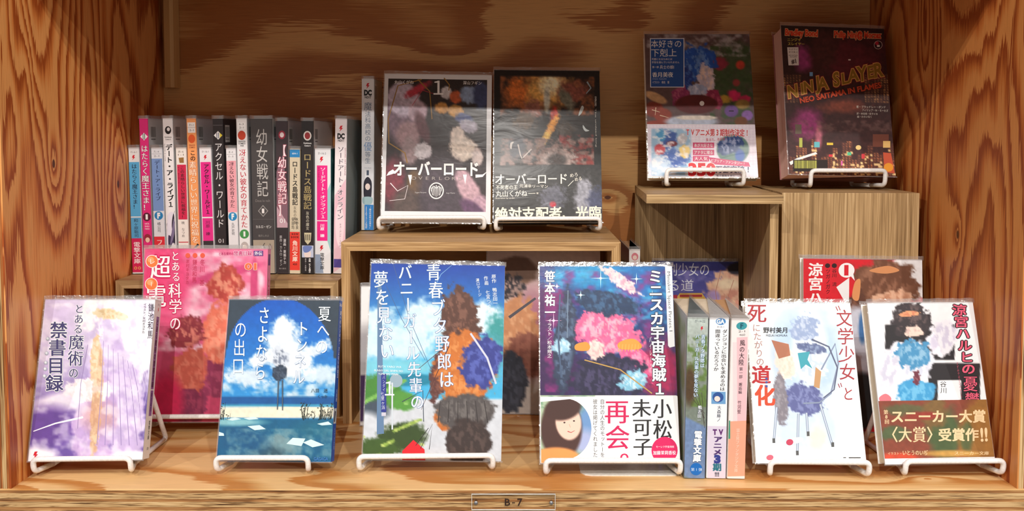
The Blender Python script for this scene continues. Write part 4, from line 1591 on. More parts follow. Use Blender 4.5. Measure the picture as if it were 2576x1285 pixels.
P.Ln('Hugin Miyama', 1122, 486, 1144, 486, 3.4, (200, 196, 196))
S.flat((60, 56, 56))
done()

# 9 ---- black novel
T, t_ = 18, 14.3
root, P, S, done = face_book('hardcover_novel', 'black novel with a fiery battle painting and charcoal paper band, on the middle box', 'book', (32.3, 266, 215), t_, 2, 0.4, 129.1, 188.3, T,
                             [(1242, 177), (1508, 177), (1516, 563), (1242, 557)], (34, 31, 31))
stand_for('under the black fiery novel', 32, 266, 215, 1.5, 61.5, t_, T, base=201, back=80)


def f(X, Y):
    p = Paint(X, Y, (26, 23, 22))
    q = Paint(X, Y, (36, 28, 24))
    q.clouds(1240, 1515, 170, 300, (150, 90, 54), 22, 0.34, 0.3, 0.9)
    q.blob(1376, 226, 66, 40, (226, 170, 90), 0.9, rag=0.5, nf=12)
    q.blob(1300, 230, 24, 34, (214, 116, 50), 0.9, rag=0.6, nf=9)
    q.blob(1384, 214, 28, 26, (250, 240, 200), 0.9, rag=0.3, nf=9)
    q.blob(1438, 232, 36, 28, (140, 80, 66), 0.7, rag=0.5, nf=9)
    q.blob(1374, 252, 8, 30, (206, 206, 190), 0.6)
    q.blob(1340, 275, 22, 22, (150, 96, 80), 0.6, rag=0.5, nf=7)
    q.blob(1318, 306, 26, 22, (96, 76, 56), 0.6, rag=0.6, nf=6)
    q.blob(1425, 252, 14, 30, (120, 120, 104), 0.5, -32, rag=0.3, nf=6)
    q.blob(1392, 290, 9, 20, (196, 50, 36), 0.5, 6, rag=0.3, nf=6)
    q.blob(1388, 318, 10, 30, (240, 160, 50), 0.5, 28, rag=0.4, nf=6)
    q.blob(1368, 352, 9, 26, (246, 196, 80), 0.5, 34, rag=0.4, nf=6)
    q.blob(1420, 326, 22, 20, (70, 56, 44), 0.6, rag=0.6, nf=6)
    q.clouds(1254, 1498, 345, 425, (150, 120, 112), 11, 0.34, 0.2, 0.95, 2)
    q.clouds(1400, 1498, 335, 425, (150, 50, 44), 13, 0.4, 0.2, 0.9, 6)
    q.blob(1404, 400, 46, 22, (176, 156, 150), 0.5, rag=0.6, nf=6)
    q.blob(1400, 404, 24, 16, (66, 54, 50), 0.4)
    q.blob(1300, 370, 20, 26, (52, 54, 70), 0.6, rag=0.5, nf=7)
    ins = (np.clip((X - 1256) / 3, 0, 1) * np.clip((1496 - X) / 3, 0, 1) * np.clip((Y - 192) / 3, 0, 1) * np.clip((417 - Y) / 2, 0, 1))[..., None]
    p.c = p.c * (1 - ins) + q.c * ins
    p.band(417, 570, (46, 44, 43), 1.5)
    p.blob(1390, 500, 34, 30, (92, 92, 104), 0.4, rag=0.6, nf=6)
    p.blob(1470, 500, 26, 50, (150, 150, 160), 0.5, rag=0.4, nf=7)
    p.blob(1500, 510, 22, 36, (70, 74, 100), 0.6, rag=0.5, nf=7)
    p.blob(1390, 515, 8, 7, (180, 40, 56), 0.5)
    return p.mottle(0.3, 5)


P.field(96, 136, f)
P.line([(1302, 364), (1308, 390), (1312, 400)], 3.5, (216, 206, 200), 2)
P.line([(1336, 376), (1322, 390), (1314, 398)], 3.5, (216, 206, 200), 2)
P.spl([(1282, 372), (1284, 360), (1292, 358), (1288, 364), (1286, 376)], (230, 226, 220))
P.spl([(1454, 292), (1462, 268), (1468, 272), (1462, 286)], (196, 206, 206))
P.spl([(1466, 316), (1474, 326), (1482, 330), (1472, 332), (1466, 324)], (196, 206, 206))
P.line([(1476, 206), (1486, 222), (1474, 236)], 4, (150, 170, 180), 2)
P.Ln('OVERLORD', 1498, 243, 1498, 268, 4.2, (226, 222, 216), 0.02)
P.Ln('The undead king', 1498, 274, 1500, 372, 3.4, (206, 200, 190))
CB = (246, 240, 226)
P.Hn('オーバーロード', 1244, 451, 1428, 451, 30, CB, 0.02)
P.Hn('不死者の王', 1247, 471, 1302, 471, 12, CB, 0.01)
P.Hn('元浦幸リーマン', 1306, 468, 1378, 470, 9, CB, 0)
P.Hn('丸山くがね', 1247, 487, 1326, 487, 17, CB, 0.01)
P.line([(1328, 487), (1346, 487)], 1.2, CB)
P.Hn('著', 1348, 487, 1354, 487, 5, CB)
P.Ln('Illustration by so-bin', 1247, 498, 1294, 498, 3.2, CB)
P.Hn('めろ', 1432, 444, 1454, 440, 11, CB)
P.Hn('める', 1444, 454, 1464, 450, 11, CB)
P.line([(1442, 456), (1428, 470)], 1.4, CB)
P.Hn('絶対支配者、光臨', 1245, 538, 1514, 538, 36, (250, 240, 214), 0.028)
done(False)

# 10 ---- pastel novel top right
T, t_ = 14, 18.6
root, P, S, done = face_book('hardcover_novel', 'colourful novel with a blue title panel and white band, on the thin-topped box', 'book', (214.4, 262.2, 268), t_, -1.3, 0.2, 128.6, 183.9, T,
                             [(1622, 86), (1884, 87), (1909, 448), (1630, 448)], (232, 226, 214))
stand_for('under the colourful novel with the blue panel', 215.5, 262.2, 268, -1, 45, t_, T, base=254.8, back=66, h=17)


def f(X, Y):
    p = Paint(X, Y, (96, 76, 76))
    p.blob(1840, 190, 60, 80, (66, 82, 56), 0.6, rag=0.4, nf=14)
    p.clouds(1622, 1900, 80, 150, (176, 172, 176), 16, 0.4, 0.3, 0.8)
    p.clouds(1780, 1900, 110, 320, (56, 80, 46), 14, 0.42, 0.2, 0.9, 4)
    p.blob(1810, 160, 20, 16, (150, 50, 70), 0.4, rag=0.3, nf=7)
    p.blob(1862, 164, 11, 11, (196, 66, 50), 0.4)
    p.blob(1852, 208, 9, 9, (150, 62, 62), 0.4)
    p.blob(1846, 240, 16, 14, (206, 40, 96), 0.4, rag=0.3, nf=6)
    p.blob(1874, 250, 15, 10, (200, 44, 90), 0.4, rag=0.3, nf=6)
    p.blob(1824, 250, 16, 10, (186, 150, 60), 0.4, rag=0.3, nf=6)
    p.blob(1868, 262, 18, 12, (150, 120, 60), 0.4)
    p.blob(1840, 279, 17, 15, (106, 74, 140), 0.2)
    p.blob(1880, 290, 14, 13, (140, 100, 170), 0.2)
    p.blob(1864, 305, 16, 12, (110, 66, 36), 0.3)
    p.blob(1645, 275, 24, 20, (130, 54, 40), 0.25)
    p.blob(1668, 290, 22, 18, (144, 62, 46), 0.25)
    p.blob(1650, 315, 30, 12, (150, 60, 44), 0.25)
    p.blob(1650, 245, 30, 11, (206, 164, 120), 0.25, 24)
    p.blob(1740, 306, 66, 16, (186, 196, 216), 0.3)
    # plain masses in place of the drawing
    p.tex(1750, 160, 46, 46, (30, 84, 176), (96, 140, 206), 24, 0.45, 12)
    p.tex(1724, 205, 18, 40, (26, 60, 140), (60, 100, 180), 10, 0.3, 8)
    p.tex(1776, 200, 22, 40, (200, 190, 206), (232, 208, 200), 0, 0.5, 8)
    p.tex(1756, 226, 26, 14, (166, 180, 214), (206, 210, 230), 0, 0.4, 8)
    p.tex(1712, 240, 22, 26, (140, 50, 96), (176, 90, 120), 20, 0.4, 8)
    p.tex(1796, 250, 20, 26, (150, 44, 84), (184, 80, 110), -14, 0.4, 8)
    p.blob(1752, 262, 54, 24, (92, 30, 34), 0.12)
    p.blob(1752, 296, 52, 6, (226, 216, 204), 0.2)
    return p.mottle(0.14, 8)


P.field(96, 92, f, (0, 0, 1, 0.64))
P.rect(1636, 97, 1722, 220, (226, 230, 240))
P.rect(1638, 99, 1720, 218, (32, 82, 156))
P.Hn('本好きの', 1638, 111, 1716, 111, 20, WHT, 0.0)
P.Hn('下剋上', 1638, 133, 1704, 133, 21, WHT, 0.004)
P.Hn('司書になるためには', 1640, 149, 1692, 149, 6, WHT)
P.Hn('手段を選んでいられません', 1640, 157, 1710, 157, 6, WHT)
P.Hn('第一部', 1641, 169, 1658, 169, 6, WHT)
P.Hn('兵士の娘Ⅰ', 1660, 169, 1703, 169, 10, WHT, 0.005)
P.Hn('香月美夜', 1641, 188, 1694, 188, 14, WHT, 0.02)
P.Ln('miya kazuki', 1642, 198, 1677, 198, 4, (170, 190, 226))
P.Hn('イラスト 椎名 優', 1641, 207, 1684, 207, 7, WHT)
P.ell(1766, 260, 6, 6, (240, 236, 236))
P.line([(1640, 276), (1660, 282)], 2, (226, 200, 170), 1)
P.line([(1650, 270), (1648, 290)], 2, (226, 200, 170), 1)
P.line([(1660, 290), (1682, 296)], 2, (226, 200, 170), 1)
P.line([(1834, 279), (1846, 279)], 3, (50, 36, 60), 3)


def f2(X, Y):
    p = Paint(X, Y, (228, 216, 230))
    k = ((np.floor((X + Y * 1.2) / 9) + np.floor((X - Y * 1.2) / 9)) % 2)
    p.mix(k * 0.55, (242, 238, 244))
    p.rect(1636, 1740, 322, 446, (150, 186, 214), 4)
    p.blob(1682, 352, 22, 24, (50, 84, 156), 0.3, rag=0.4, nf=7)
    p.blob(1662, 342, 12, 16, (70, 150, 196), 0.3, rag=0.3, nf=7)
    p.blob(1700, 400, 36, 22, (62, 96, 170), 0.4, rag=0.4, nf=7)
    p.blob(1660, 376, 14, 14, (196, 66, 76), 0.3, rag=0.3, nf=6)
    p.blob(1690, 362, 14, 7, (120, 40, 50), 0.3)
    p.blob(1722, 382, 14, 16, (238, 206, 120), 0.3, rag=0.3, nf=6)
    p.blob(1716, 350, 12, 14, (190, 186, 190), 0.3, rag=0.3, nf=6)
    p.blob(1660, 420, 26, 26, (196, 214, 232), 0.4, rag=0.5, nf=6)
    p.clouds(1636, 1740, 320, 446, (245, 240, 240), 9, 0.5, 0.2, 0.8, 3)
    p.blob(1844, 376, 41, 38, (96, 130, 120), 0.08)
    p.tex(1838, 366, 32, 24, (28, 60, 120), (150, 160, 196), -20, 0.4, 9)
    p.blob(1862, 392, 12, 16, (36, 90, 176), 0.4)
    p.band(446, 452, (60, 36, 40), 1)
    return p.mottle(0.03, 7)


P.field(100, 56, f2, (0.0, 0.642, 1.0, 0.995))
RB = (200, 26, 48)
P.Hn('TVアニメ第3期制作決定!', 1724, 333, 1886, 334, 20, RB, 0.03, WHT, 0.03)
P.Hn('集まれ、本好き!', 1776, 352, 1832, 349, 9, (190, 50, 80), 0.01)
for y0, x1, tx in ((359, 1797, '本が大好きな'), (377, 1797, 'アナタに贈る'), (393, 1784, '大人気')):
    P.rect(1743, y0, x1, y0 + 14, (206, 60, 110))
    P.Hn(tx, 1746, y0 + 7, x1 - 3, y0 + 7, 10, WHT, 0.01)
P.poly([(1783, 396), (1884, 409), (1888, 420), (1792, 414)], (206, 60, 110))
P.Hn('ビブリア・ファンタジー!', 1788, 404, 1876, 413, 9, WHT, 0.01)
P.Ln('350', 1731, 428, 1801, 428, 30, (214, 24, 40), 0.05, WHT, 0.03)
P.Hn('万部突破!', 1800, 427, 1892, 427, 20, (50, 44, 96), 0.03, WHT, 0.03)
P.Hn('電子書籍を含む', 1802, 443, 1850, 443, 5, (60, 60, 80))
done(False)

# 11 ---- thick night city novel
T, t_ = 30, 15.5
root, P, S, done = face_book('thick_novel', 'thick dark night-city novel with gold slanted lettering and pinkish page edges, top right', 'book', (368.9, 237.5, 271.5), t_, 3.5, 1.6, 125.5, 182, T,
                             [(1965, 66), (2222, 76), (2255, 448), (1983, 443)], (150, 96, 92), pages='pages_pink')
stand_for('under the thick night-city novel', 373, 237.5, 271.5, 2, 43, t_, T, base=254.6, back=80, h=17)


def f(X, Y):
    p = Paint(X, Y, (48, 30, 30), (72, 40, 40), 80, 440)
    p.blob(2140, 150, 90, 50, (96, 36, 46), 0.9, rag=0.4, nf=20)
    p.blob(2020, 150, 22, 30, (156, 60, 120), 0.8, rag=0.3)
    p.blob(2030, 315, 36, 36, (156, 58, 116), 0.9, rag=0.3)
    p.blob(2060, 345, 8, 30, (196, 110, 130), 0.8)
    p.blob(2075, 130, 34, 44, (76, 40, 40), 0.6, rag=0.4, nf=10)
    p.blob(2120, 270, 50, 16, (130, 66, 50), 0.9, rag=0.4)
    p.clouds(1980, 2250, 300, 340, (120, 90, 84), 12, 0.4, 0.3, 0.6)
    y = np.clip((Y - 352) / 30, 0, 1)
    cells = (np.sin(X / 1.25) > 0.1) & (np.sin(Y / 0.95) > -0.1)
    reg = _NT[(np.floor(X / 13).astype(int)) % 64, (np.floor(Y / 22).astype(int)) % 64]
    reg2 = _NT[(np.floor(X / 13).astype(int) + 7) % 64, (np.floor(X / 13).astype(int) * 3) % 64]
    top = 350 + reg2 * 60
    k = (Y > top) * (0.35 + 0.65 * reg) * np.where(cells, 1.0, 0.25)
    p.mix(k * 0.85, (226, 140, 88))
    hot = (Y > top + 10) & (_NT[(np.floor(X / 5).astype(int)) % 64, (np.floor(Y / 5).astype(int)) % 64] > 0.86)
    p.mix(hot * 0.9, (252, 214, 150))
    k2 = ((Y > 190) & (Y < 262)) * ((X < 2015) | (X > 2176)) * np.where(cells, 0.75, 0.15)
    p.mix(k2 * (0.3 + reg), (206, 150, 96))
    return p.mottle(0.2, 7)


P.field(104, 150, f)
for x0, y0, x1, y1, c in ((2196, 340, 2236, 372, (120, 66, 50)), (2222, 357, 2240, 374, (240, 196, 120)), (2080, 362, 2096, 368, (240, 206, 70)), (2048, 360, 2062, 374, (110, 196, 206)),
                          (2132, 386, 2142, 394, (90, 196, 150)), (2168, 390, 2176, 402, (226, 70, 80)), (2085, 392, 2095, 398, (220, 60, 70)), (2116, 408, 2120, 420, (230, 110, 180)),
                          (2010, 350, 2018, 374, (190, 196, 90)), (2000, 316, 2016, 340, (110, 96, 80)), (2037, 184, 2045, 194, (120, 170, 220)), (2134, 152, 2140, 155, (240, 226, 220))):
    P.rect(x0, y0, x1, y1, c)
P.ell(2160, 374, 7, 6, (246, 214, 140))
P.poly([(2222, 386), (2242, 388), (2252, 440), (2226, 436)], (206, 90, 60))
P.ell(2236, 424, 12, 11, (240, 160, 50))
P.poly([(1984, 412), (2004, 402), (2052, 386), (2056, 391), (2010, 406), (1988, 420)], (250, 244, 240))
P.rect(1994, 406, 2082, 436, (34, 24, 22))
P.barcode(1998, 408, 2054, 428, (206, 206, 96))
OR = (214, 64, 36)
P.Ln('Bradley Bond', 1976, 84, 2058, 88, 15, OR, 0.05, (246, 206, 150), 0.04)
P.Ln('Philip Ninj@ Morzez', 2098, 90, 2216, 93, 15, OR, 0.05, (246, 206, 150), 0.035)
P.Hn('ニンジャ', 1981, 103, 2016, 103, 9, (226, 206, 90), 0.02)
P.Hn('スレイヤー', 1982, 113, 2025, 114, 9, (226, 206, 90), 0.02)
P.poly([(1981, 122), (2009, 122), (2010, 167), (1984, 167)], (232, 226, 220))
P.Hn('ネオサイ', 1984, 127, 2008, 127, 5.5, (60, 30, 30), 0.01)
P.Hn('タマ炎上', 1984, 134, 2008, 134, 5.5, (60, 30, 30), 0.01)
P.Ln('NEO-SAITAMA', 1985, 142, 2007, 142, 3, (60, 30, 30))
P.Ln('IN FLAMES', 1988, 146, 2005, 146, 3, (60, 30, 30))
P.Ln('#1', 1991, 158, 2003, 156, 11, (50, 24, 24), 0.03)
P.ell(2208, 117, 10.5, 10.5, (220, 190, 180))
P.ell(2208, 117, 9.3, 9.3, (50, 26, 30))
P.ell(2205, 113, 4.5, 4.5, (190, 40, 60))
P.rect(2205, 117, 2212, 122, (230, 220, 214))
# graffiti-like slanted title built from outlined letters
tt_ = [('N', 1990, 232, 34, 34), ('I', 2014, 226, 30, 30), ('N', 2030, 221, 32, 32), ('J', 2052, 217, 32, 36), ('A', 2066, 213, 34, 34), ('S', 2100, 202, 34, 38), ('L', 2122, 200, 34, 30), ('A', 2142, 192, 36, 34),
       ('Y', 2164, 188, 34, 40), ('E', 2186, 184, 32, 34), ('R', 2206, 179, 36, 38)]
for colr, extra in (((120, 24, 36), 0.12), ((226, 170, 96), 0.075), ((150, 112, 34), 0.03)):
    for ch, x, y, w_, h_ in tt_:
        P._glyph(ch, x + 4, y, w_ * 1.05, h_ * 1.25, colr, extra, 0.12, -12)
    P.L += 1
P.Ln('NEO SAITAMA IN FLAMES', 2012, 256, 2216, 216, 13, (214, 84, 50), 0.03, (90, 20, 20), 0.05)
CW2 = (226, 214, 200)
P.Hn('著・ブラッドレー・ボンド', 2154, 271, 2228, 272, 7, CW2)
P.Hn('フィリップ・N・モーセズ', 2168, 279, 2234, 281, 7, CW2)
P.Hn('訳・本兌有・杉ライカ', 2155, 288, 2208, 289, 6, CW2)
P.Hn('画・わらいなく', 2156, 296, 2194, 296, 6, CW2)
done(False)

# 12 ---- blue-violet paperback inside the thin-topped box
T, t_ = 13, 6
root, P, S, done = face_book('paperback_book', 'blue-violet paperback half hidden behind the three upright spines, inside the thin-topped box', 'book', (217, 303, 10.6), t_, -1.5, 0, 106, 152, T,
                             [(1632, 641), (1848, 643), (1850, 950), (1634, 948)], (70, 76, 150), group='books displayed face out behind the front row')


def f(X, Y):
    p = Paint(X, Y, (62, 66, 146), (90, 84, 160), 640, 760)
    p.clouds(1632, 1850, 640, 800, (150, 140, 200), 26, 0.44, 0.3, 0.7)
    p.tex(1826, 730, 60, 66, (236, 190, 160), (214, 150, 130), 20, 0.4, 16)
    p.blob(1846, 662, 26, 16, (40, 36, 50), 0.2)
    p.blob(1820, 700, 30, 14, (250, 224, 190), 0.6)
    p.blob(1786, 735, 16, 20, (176, 150, 200), 0.4)
    return p.mottle(0.08, 8)


P.field(60, 70, f)
P.Hn('処刑少女の', 1641, 662, 1776, 664, 34, (234, 236, 248), 0.0)
P.Hn('る道', 1668, 702, 1736, 703, 32, (234, 236, 248), 0.0)
P.poly([(1690, 736), (1700, 722), (1756, 722), (1766, 736), (1750, 742), (1700, 742)], (214, 170, 80))
P.poly([(1668, 728), (1694, 726), (1694, 738), (1668, 736)], (170, 40, 60))
P.rect(1700, 726, 1756, 732, (170, 50, 50))
P.line([(1804, 664), (1790, 720), (1796, 760)], 1.4, (196, 130, 110))
P.line([(1836, 690), (1822, 730), (1828, 760)], 1.4, (196, 130, 110))
done(False)

# 13 ---- red comic behind the two right paperbacks
T, t_ = 12, 6.0
root, P, S, done = face_book('comic_book', 'red comic with a white number 1 disc, behind the two rightmost white paperbacks', 'book', (366, 152, 1.4), t_, -0.4, 0.7, 128, 184, T,
                             [(2019, 643), (2320, 648), (2320, 1075), (2030, 1070)], WHT, group='books displayed face out behind the front row')


def f(X, Y):
    p = Paint(X, Y, (216, 30, 44))
    p.blob(2300, 690, 70, 60, (240, 240, 242), 0.05)
    p.tex(2226, 706, 78, 62, (112, 72, 52), (150, 104, 80), 12, 0.4, 20)
    p.tex(2150, 780, 24, 60, (96, 60, 46), (130, 86, 66), 10, 0.35, 14)
    p.tex(2248, 748, 50, 20, (226, 180, 150), (196, 140, 110), -6, 0.5, 14)
    p.blob(2160, 860, 60, 90, (206, 210, 224), 0.2, rag=0.1)
    p.blob(2170, 820, 10, 40, (70, 120, 176), 0.4)
    p.blob(2170, 1000, 50, 70, (44, 50, 54), 0.2)
    p.blob(2290, 900, 50, 120, (214, 214, 224), 0.3)
    return p.mottle(0.05, 8)


P.field(70, 96, f)
P.poly([(2104, 718), (2136, 694), (2136, 760), (2128, 760)], (240, 240, 240))
P.spl([(2186, 676), (2232, 664), (2262, 676), (2226, 684)], (214, 146, 96))
P.spl([(2150, 706), (2164, 700), (2160, 750), (2144, 744)], (222, 150, 96))
P.V('涼宮ハ', 2051, 655, 2052, 764, 38, WHT, 0.03)
P.ell(2129, 675, 20, 19, (244, 244, 244))
P.poly([(2138, 688), (2150, 702), (2146, 684)], (244, 244, 244))
P.Ln('1', 2123, 675, 2134, 675, 24, (214, 26, 44), 0.05)
P.ell(2098, 663, 6.5, 6, (50, 20, 24))
P.ell(2081, 663, 6.5, 6, (50, 20, 24))
P.V('谷川 流', 2098, 671, 2099, 716, 12, (40, 16, 20), 0.01)
P.V('ツガノガク', 2082, 671, 2083, 736, 12, (40, 16, 20), 0.01)
P.V('いとうのいぢ', 2083, 742, 2084, 780, 7, (40, 16, 20))
done(False)

# 14 ---- two books in the middle box
T, t_ = 13, 8.0
root, P, S, done = face_book('paperback_book', 'white paperback with a purple band, mostly hidden at the left inside the middle box', 'book', (-122, 176, 1.8), t_, 4, 0, 106, 151, T,
                             [(906, 696), (1150, 696), (1148, 1054), (900, 1054)], WHT, group='books displayed face out behind the front row')


def f(X, Y):
    p = Paint(X, Y, (236, 236, 236))
    p.blob(930, 860, 60, 60, (186, 184, 188), 0.7)
    p.band(924, 1046, (74, 46, 96), 1.5)
    return p


P.field(30, 60, f)
P.V('電撃文庫', 926, 930, 924, 1044, 26, (236, 226, 196), 0.03)
done(False)
T, t_ = 12, 7.0
root, P, S, done = face_book('comic_book', 'tan and mauve comic standing inside the middle box, behind two large front books', 'book', (25.5, 214, 1.6), t_, -2, 0, 130, 186, T,
                             [(1215, 606), (1512, 606), (1512, 1040), (1222, 1040)], (200, 190, 180), group='books displayed face out behind the front row')


def f(X, Y):
    p = Paint(X, Y, (206, 186, 176), (190, 180, 172), 620, 1040)
    p.blob(1340, 820, 60, 110, (170, 110, 130), 0.8)
    p.blob(1290, 665, 60, 40, (120, 90, 74), 0.15, rag=0.1)
    p.tex(1272, 706, 48, 30, (50, 46, 52), (170, 140, 130), 10, 0.5, 12)
    p.tex(1300, 820, 56, 84, (196, 136, 96), (214, 160, 120), -10, 0.3, 16)
    p.tex(1330, 890, 60, 60, (140, 86, 70), (120, 68, 56), 30, 0.3, 16)
    p.tex(1286, 960, 42, 76, (44, 48, 60), (66, 70, 84), 0, 0.25, 14)
    p.blob(1420, 660, 60, 20, (150, 150, 156), 0.3)
    return p.mottle(0.06, 9)


P.field(64, 90, f)
P.line([(1276, 790), (1344, 738)], 8, (84, 80, 88), 6)
P.V('作画', 1482, 642, 1482, 664, 9, (40, 36, 40), 0.02)
done(False)

# ------------------------------------------------------------------ three upright spines at the front
G3 = 'three upright paperbacks beside the space adventure novel'
root, S, B, F, done = spine_book('paperback_book', 'upright paperback with green railway-scene spine and blue lower band', (160.2, 22.5, 0.9), 0.6, 105, 150, 19.5,
                                 [(1719, 795), (1777, 795), (1773, 1203), (1722, 1203)], (150, 160, 164), group=G3, yaw=-1.5, pages='pages')


def f(X, Y):
    p = Paint(X, Y, (186, 196, 190), (120, 130, 120), 800, 1000)
    p.clouds(1715, 1780, 840, 1040, (96, 124, 60), 16, 0.34, 0.2, 0.9)
    p.blob(1730, 980, 16, 50, (84, 64, 44), 0.6)
    p.band(1068, 1210, (112, 136, 176), 4, slope=0.45, xr=1745)
    return p.mottle(0.12, 6)


S.field(22, 100, f)
for i in range(4):
    S.line([(1735 + i * 9, 1010 - i * 4), (1770, 1050 + i * 12)], 1.2, (70, 60, 56))
S.Ln('か-14-22', 1740, 807, 1768, 807, 6, (60, 70, 84))
S.bolt(1760, 828, 12)
S.V('青春ブタ野郎は', 1764, 844, 1762, 934, 12, (226, 240, 250), 0.02, (70, 110, 150), 0.05)
S.V('バニーガール先輩の夢を見ない', 1748, 844, 1746, 1010, 12, (226, 240, 250), 0.02, (70, 110, 150), 0.05)
S.V('鴨志田一', 1758, 1030, 1756, 1072, 10, (240, 244, 248), 0.02, (60, 70, 90), 0.05)
S.ell(1751, 1182, 15, 14, (20, 106, 190))
S.V('電撃文庫', 1755, 1092, 1752, 1166, 20, (250, 250, 252), 0.06, (50, 80, 120), 0.06)
S.Hn('第1弾', 1738, 1183, 1766, 1183, 8, (200, 226, 250))


def f(X, Y):
    p = Paint(X, Y, (150, 156, 150), (130, 140, 146), 0, 150)
    p.clouds(0, 106, 0, 150, (110, 130, 84), 20, 0.4, 0.3)
    return p


F.field(20, 28, f)
done()
root, S, B, F, done = spine_book('paperback_book', 'upright white paperback with blue circular logo and violet lettering, middle of the three', (180.1, 22.5, 0.9), 0.5, 106, 149.5, 18.2,
                                 [(1786, 797), (1833, 797), (1824, 1204), (1778, 1204)], (240, 240, 242), group=G3, yaw=-1.0)
S.flat((240, 240, 243))
S.rect(1786, 890, 1830, 1075, (240, 240, 243))
S.rect(1780, 1073, 1828, 1205, (218, 208, 226))
S.ell(1813, 807, 13, 10, (230, 240, 250))
S.ell(1813, 807, 12, 9, (70, 130, 190))
S.Ln('GA', 1803, 807, 1822, 807, 11, WHT, 0.04)
S.Ln('お-8-1', 1804, 821, 1820, 821, 4, (90, 100, 120))
S.V('ダンジョンに出会いを求めるのは', 1823, 827, 1816, 984, 12.5, (20, 20, 24), 0.02)
S.V('間違っているだろうか', 1806, 827, 1801, 934, 12.5, (20, 20, 24), 0.02)
S.rect(1790, 986, 1824, 1017, (110, 160, 206))
S.ell(1806, 1000, 13, 13, (50, 84, 150))
S.ell(1804, 1004, 7, 7, (240, 220, 212))
S.V('大森藤ノ', 1809, 1021, 1807, 1062, 10, (60, 70, 90), 0.01)
S.Hn('TV', 1791, 1088, 1820, 1088, 18, (96, 44, 110), 0.06)
S.V('アニメ', 1806, 1098, 1804, 1146, 21, (80, 50, 110), 0.06)
S.Ln('3', 1796, 1156, 1812, 1156, 18, (50, 60, 140), 0.08)
S.Hn('期', 1793, 1176, 1814, 1176, 20, (20, 110, 130), 0.05)
S.Ln('!!!', 1798, 1194, 1808, 1194, 10, (60, 60, 80), 0.03)
done()
root, S, B, F, done = spine_book('paperback_book', 'upright pale pink paperback with teal oval logo and peach band, right of the three', (198.2, 21.5, 0.9), 0.9, 105, 149, 16.6,
                                 [(1840, 800), (1883, 803), (1869, 1207), (1827, 1205)], (236, 226, 220), group=G3, yaw=-1.0, pages='pages_tan')
S.flat((236, 228, 226))
S.rect(1852, 850, 1878, 1062, (234, 190, 196))
S.rect(1842, 862, 1852, 1062, (230, 214, 216))
S.poly([(1830, 1062), (1880, 1062), (1872, 1200), (1828, 1200)], (238, 166, 138))
S.rect(1828, 1060, 1835, 1106, (60, 150, 120))
S.ell(1864, 821, 13, 10, (60, 150, 160))
S.Ln('F', 1861, 821, 1868, 821, 12, (20, 70, 90), 0.02)
S.Ln('2-1', 1856, 835, 1872, 835, 5, (80, 70, 70))
S.Ln('460', 1858, 844, 1872, 844, 5, (80, 70, 70))
S.V('風の大陸', 1866, 856, 1862, 922, 13, (60, 40, 50), 0.02)
S.V('第一部 邂逅編', 1862, 926, 1859, 994, 9, (60, 40, 50), 0.01)
S.V('竹河聖', 1858, 1010, 1856, 1044, 9, (90, 60, 70), 0.01)
S.V('富士見ファンタジア文庫', 1854, 1080, 1848, 1190, 9, (248, 206, 186), 0.02)
S.Ln('KAZE NO TAIRIKU', 1870, 862, 1866, 980, 0.1, (236, 200, 200))
done()

# small white spine between the middle box and the right boxes
root, S, B, F, done = spine_book('comic_book', 'upright white-spined book wedged between the middle box and the right boxes', (133.2, 253, 0.9), 0, 98, 184, 13.2,
                                 None, (232, 226, 222), group='books displayed face out behind the front row', pages='pages_tan')
del root['group']
S.flat((234, 228, 224))
S.ell(6.6, 9, 4, 4.5, (220, 130, 140))
S.ell(6.6, 10, 2.4, 2.6, (244, 214, 200))
S.poly([(4, 15), (9, 15), (10, 22), (3, 22)], (196, 150, 156))
F.flat((120, 76, 80))
done()

# ------------------------------------------------------------------ row of spine-out books on the low box
GR = 'row of upright books on the low left box'
ROWZ, ROWY = 155.3, 253.2


def row(label, xc, lean, H, T, col, pages='pages', name='paperback_book', y=0.0, W=104, back=None, dz=0):
    # a leaning book pivots on its lower corner
    root, S, B, F, done = spine_book(name, label, (xc, ROWY + y, ROWZ + abs(math.sin(math.radians(lean))) * T / 2 + 0.6), lean, W, H, T, None, col, pages=pages, group=GR)
    S.flat(col)
    if back is not None:
        B.flat(back)
    return S, B, F, done


def bars(B, y=8, w_=16, x=6):
    B.rect(x, y, x + w_, y + 20, (210, 208, 208))
    B.barcode(x + 1, y + 2, x + w_ - 1, y + 14, (60, 58, 60))
    B.rect(x + 1, y + 16, x + w_ - 2, y + 17.2, (110, 108, 110))


K = (24, 22, 26)
# 1
S, B, F, done = row('blue and crimson spine, leftmost upright paperback of the row by the left wall', -448.2, -0.7, 147.5, 12.6, (226, 224, 224))
w_ = 12.2
S.Ln('わ-6-1', 2.5, 5.5, 9.8, 5.5, 2, (110, 100, 100))
S.bolt(6, 12, 6)
S.rect(0, 17, w_, 80.5, (86, 168, 214))
S.rect(0, 81.8, w_, 106, (86, 162, 206))
S.rect(0, 106, w_, 146, (206, 30, 84))
S.V('はたらく魔王さま！', 6.1, 19, 6.1, 72, 6.4, (28, 38, 60), 0.02)
S.V('和ヶ原聡司', 6.1, 83, 6.1, 105, 5.4, (34, 50, 74), 0.01)
S.V('電撃文庫', 6.1, 110, 6.1, 136, 8, (246, 236, 238), 0.02)
S.ell(3.8, 141, 1.7, 1.7, (230, 190, 90))
S.ell(8.4, 141, 1.7, 1.7, (230, 190, 90))
S.ell(3.8, 141, 1.1, 1.1, (206, 30, 84))
S.ell(8.4, 141, 1.1, 1.1, (206, 30, 84))
done()
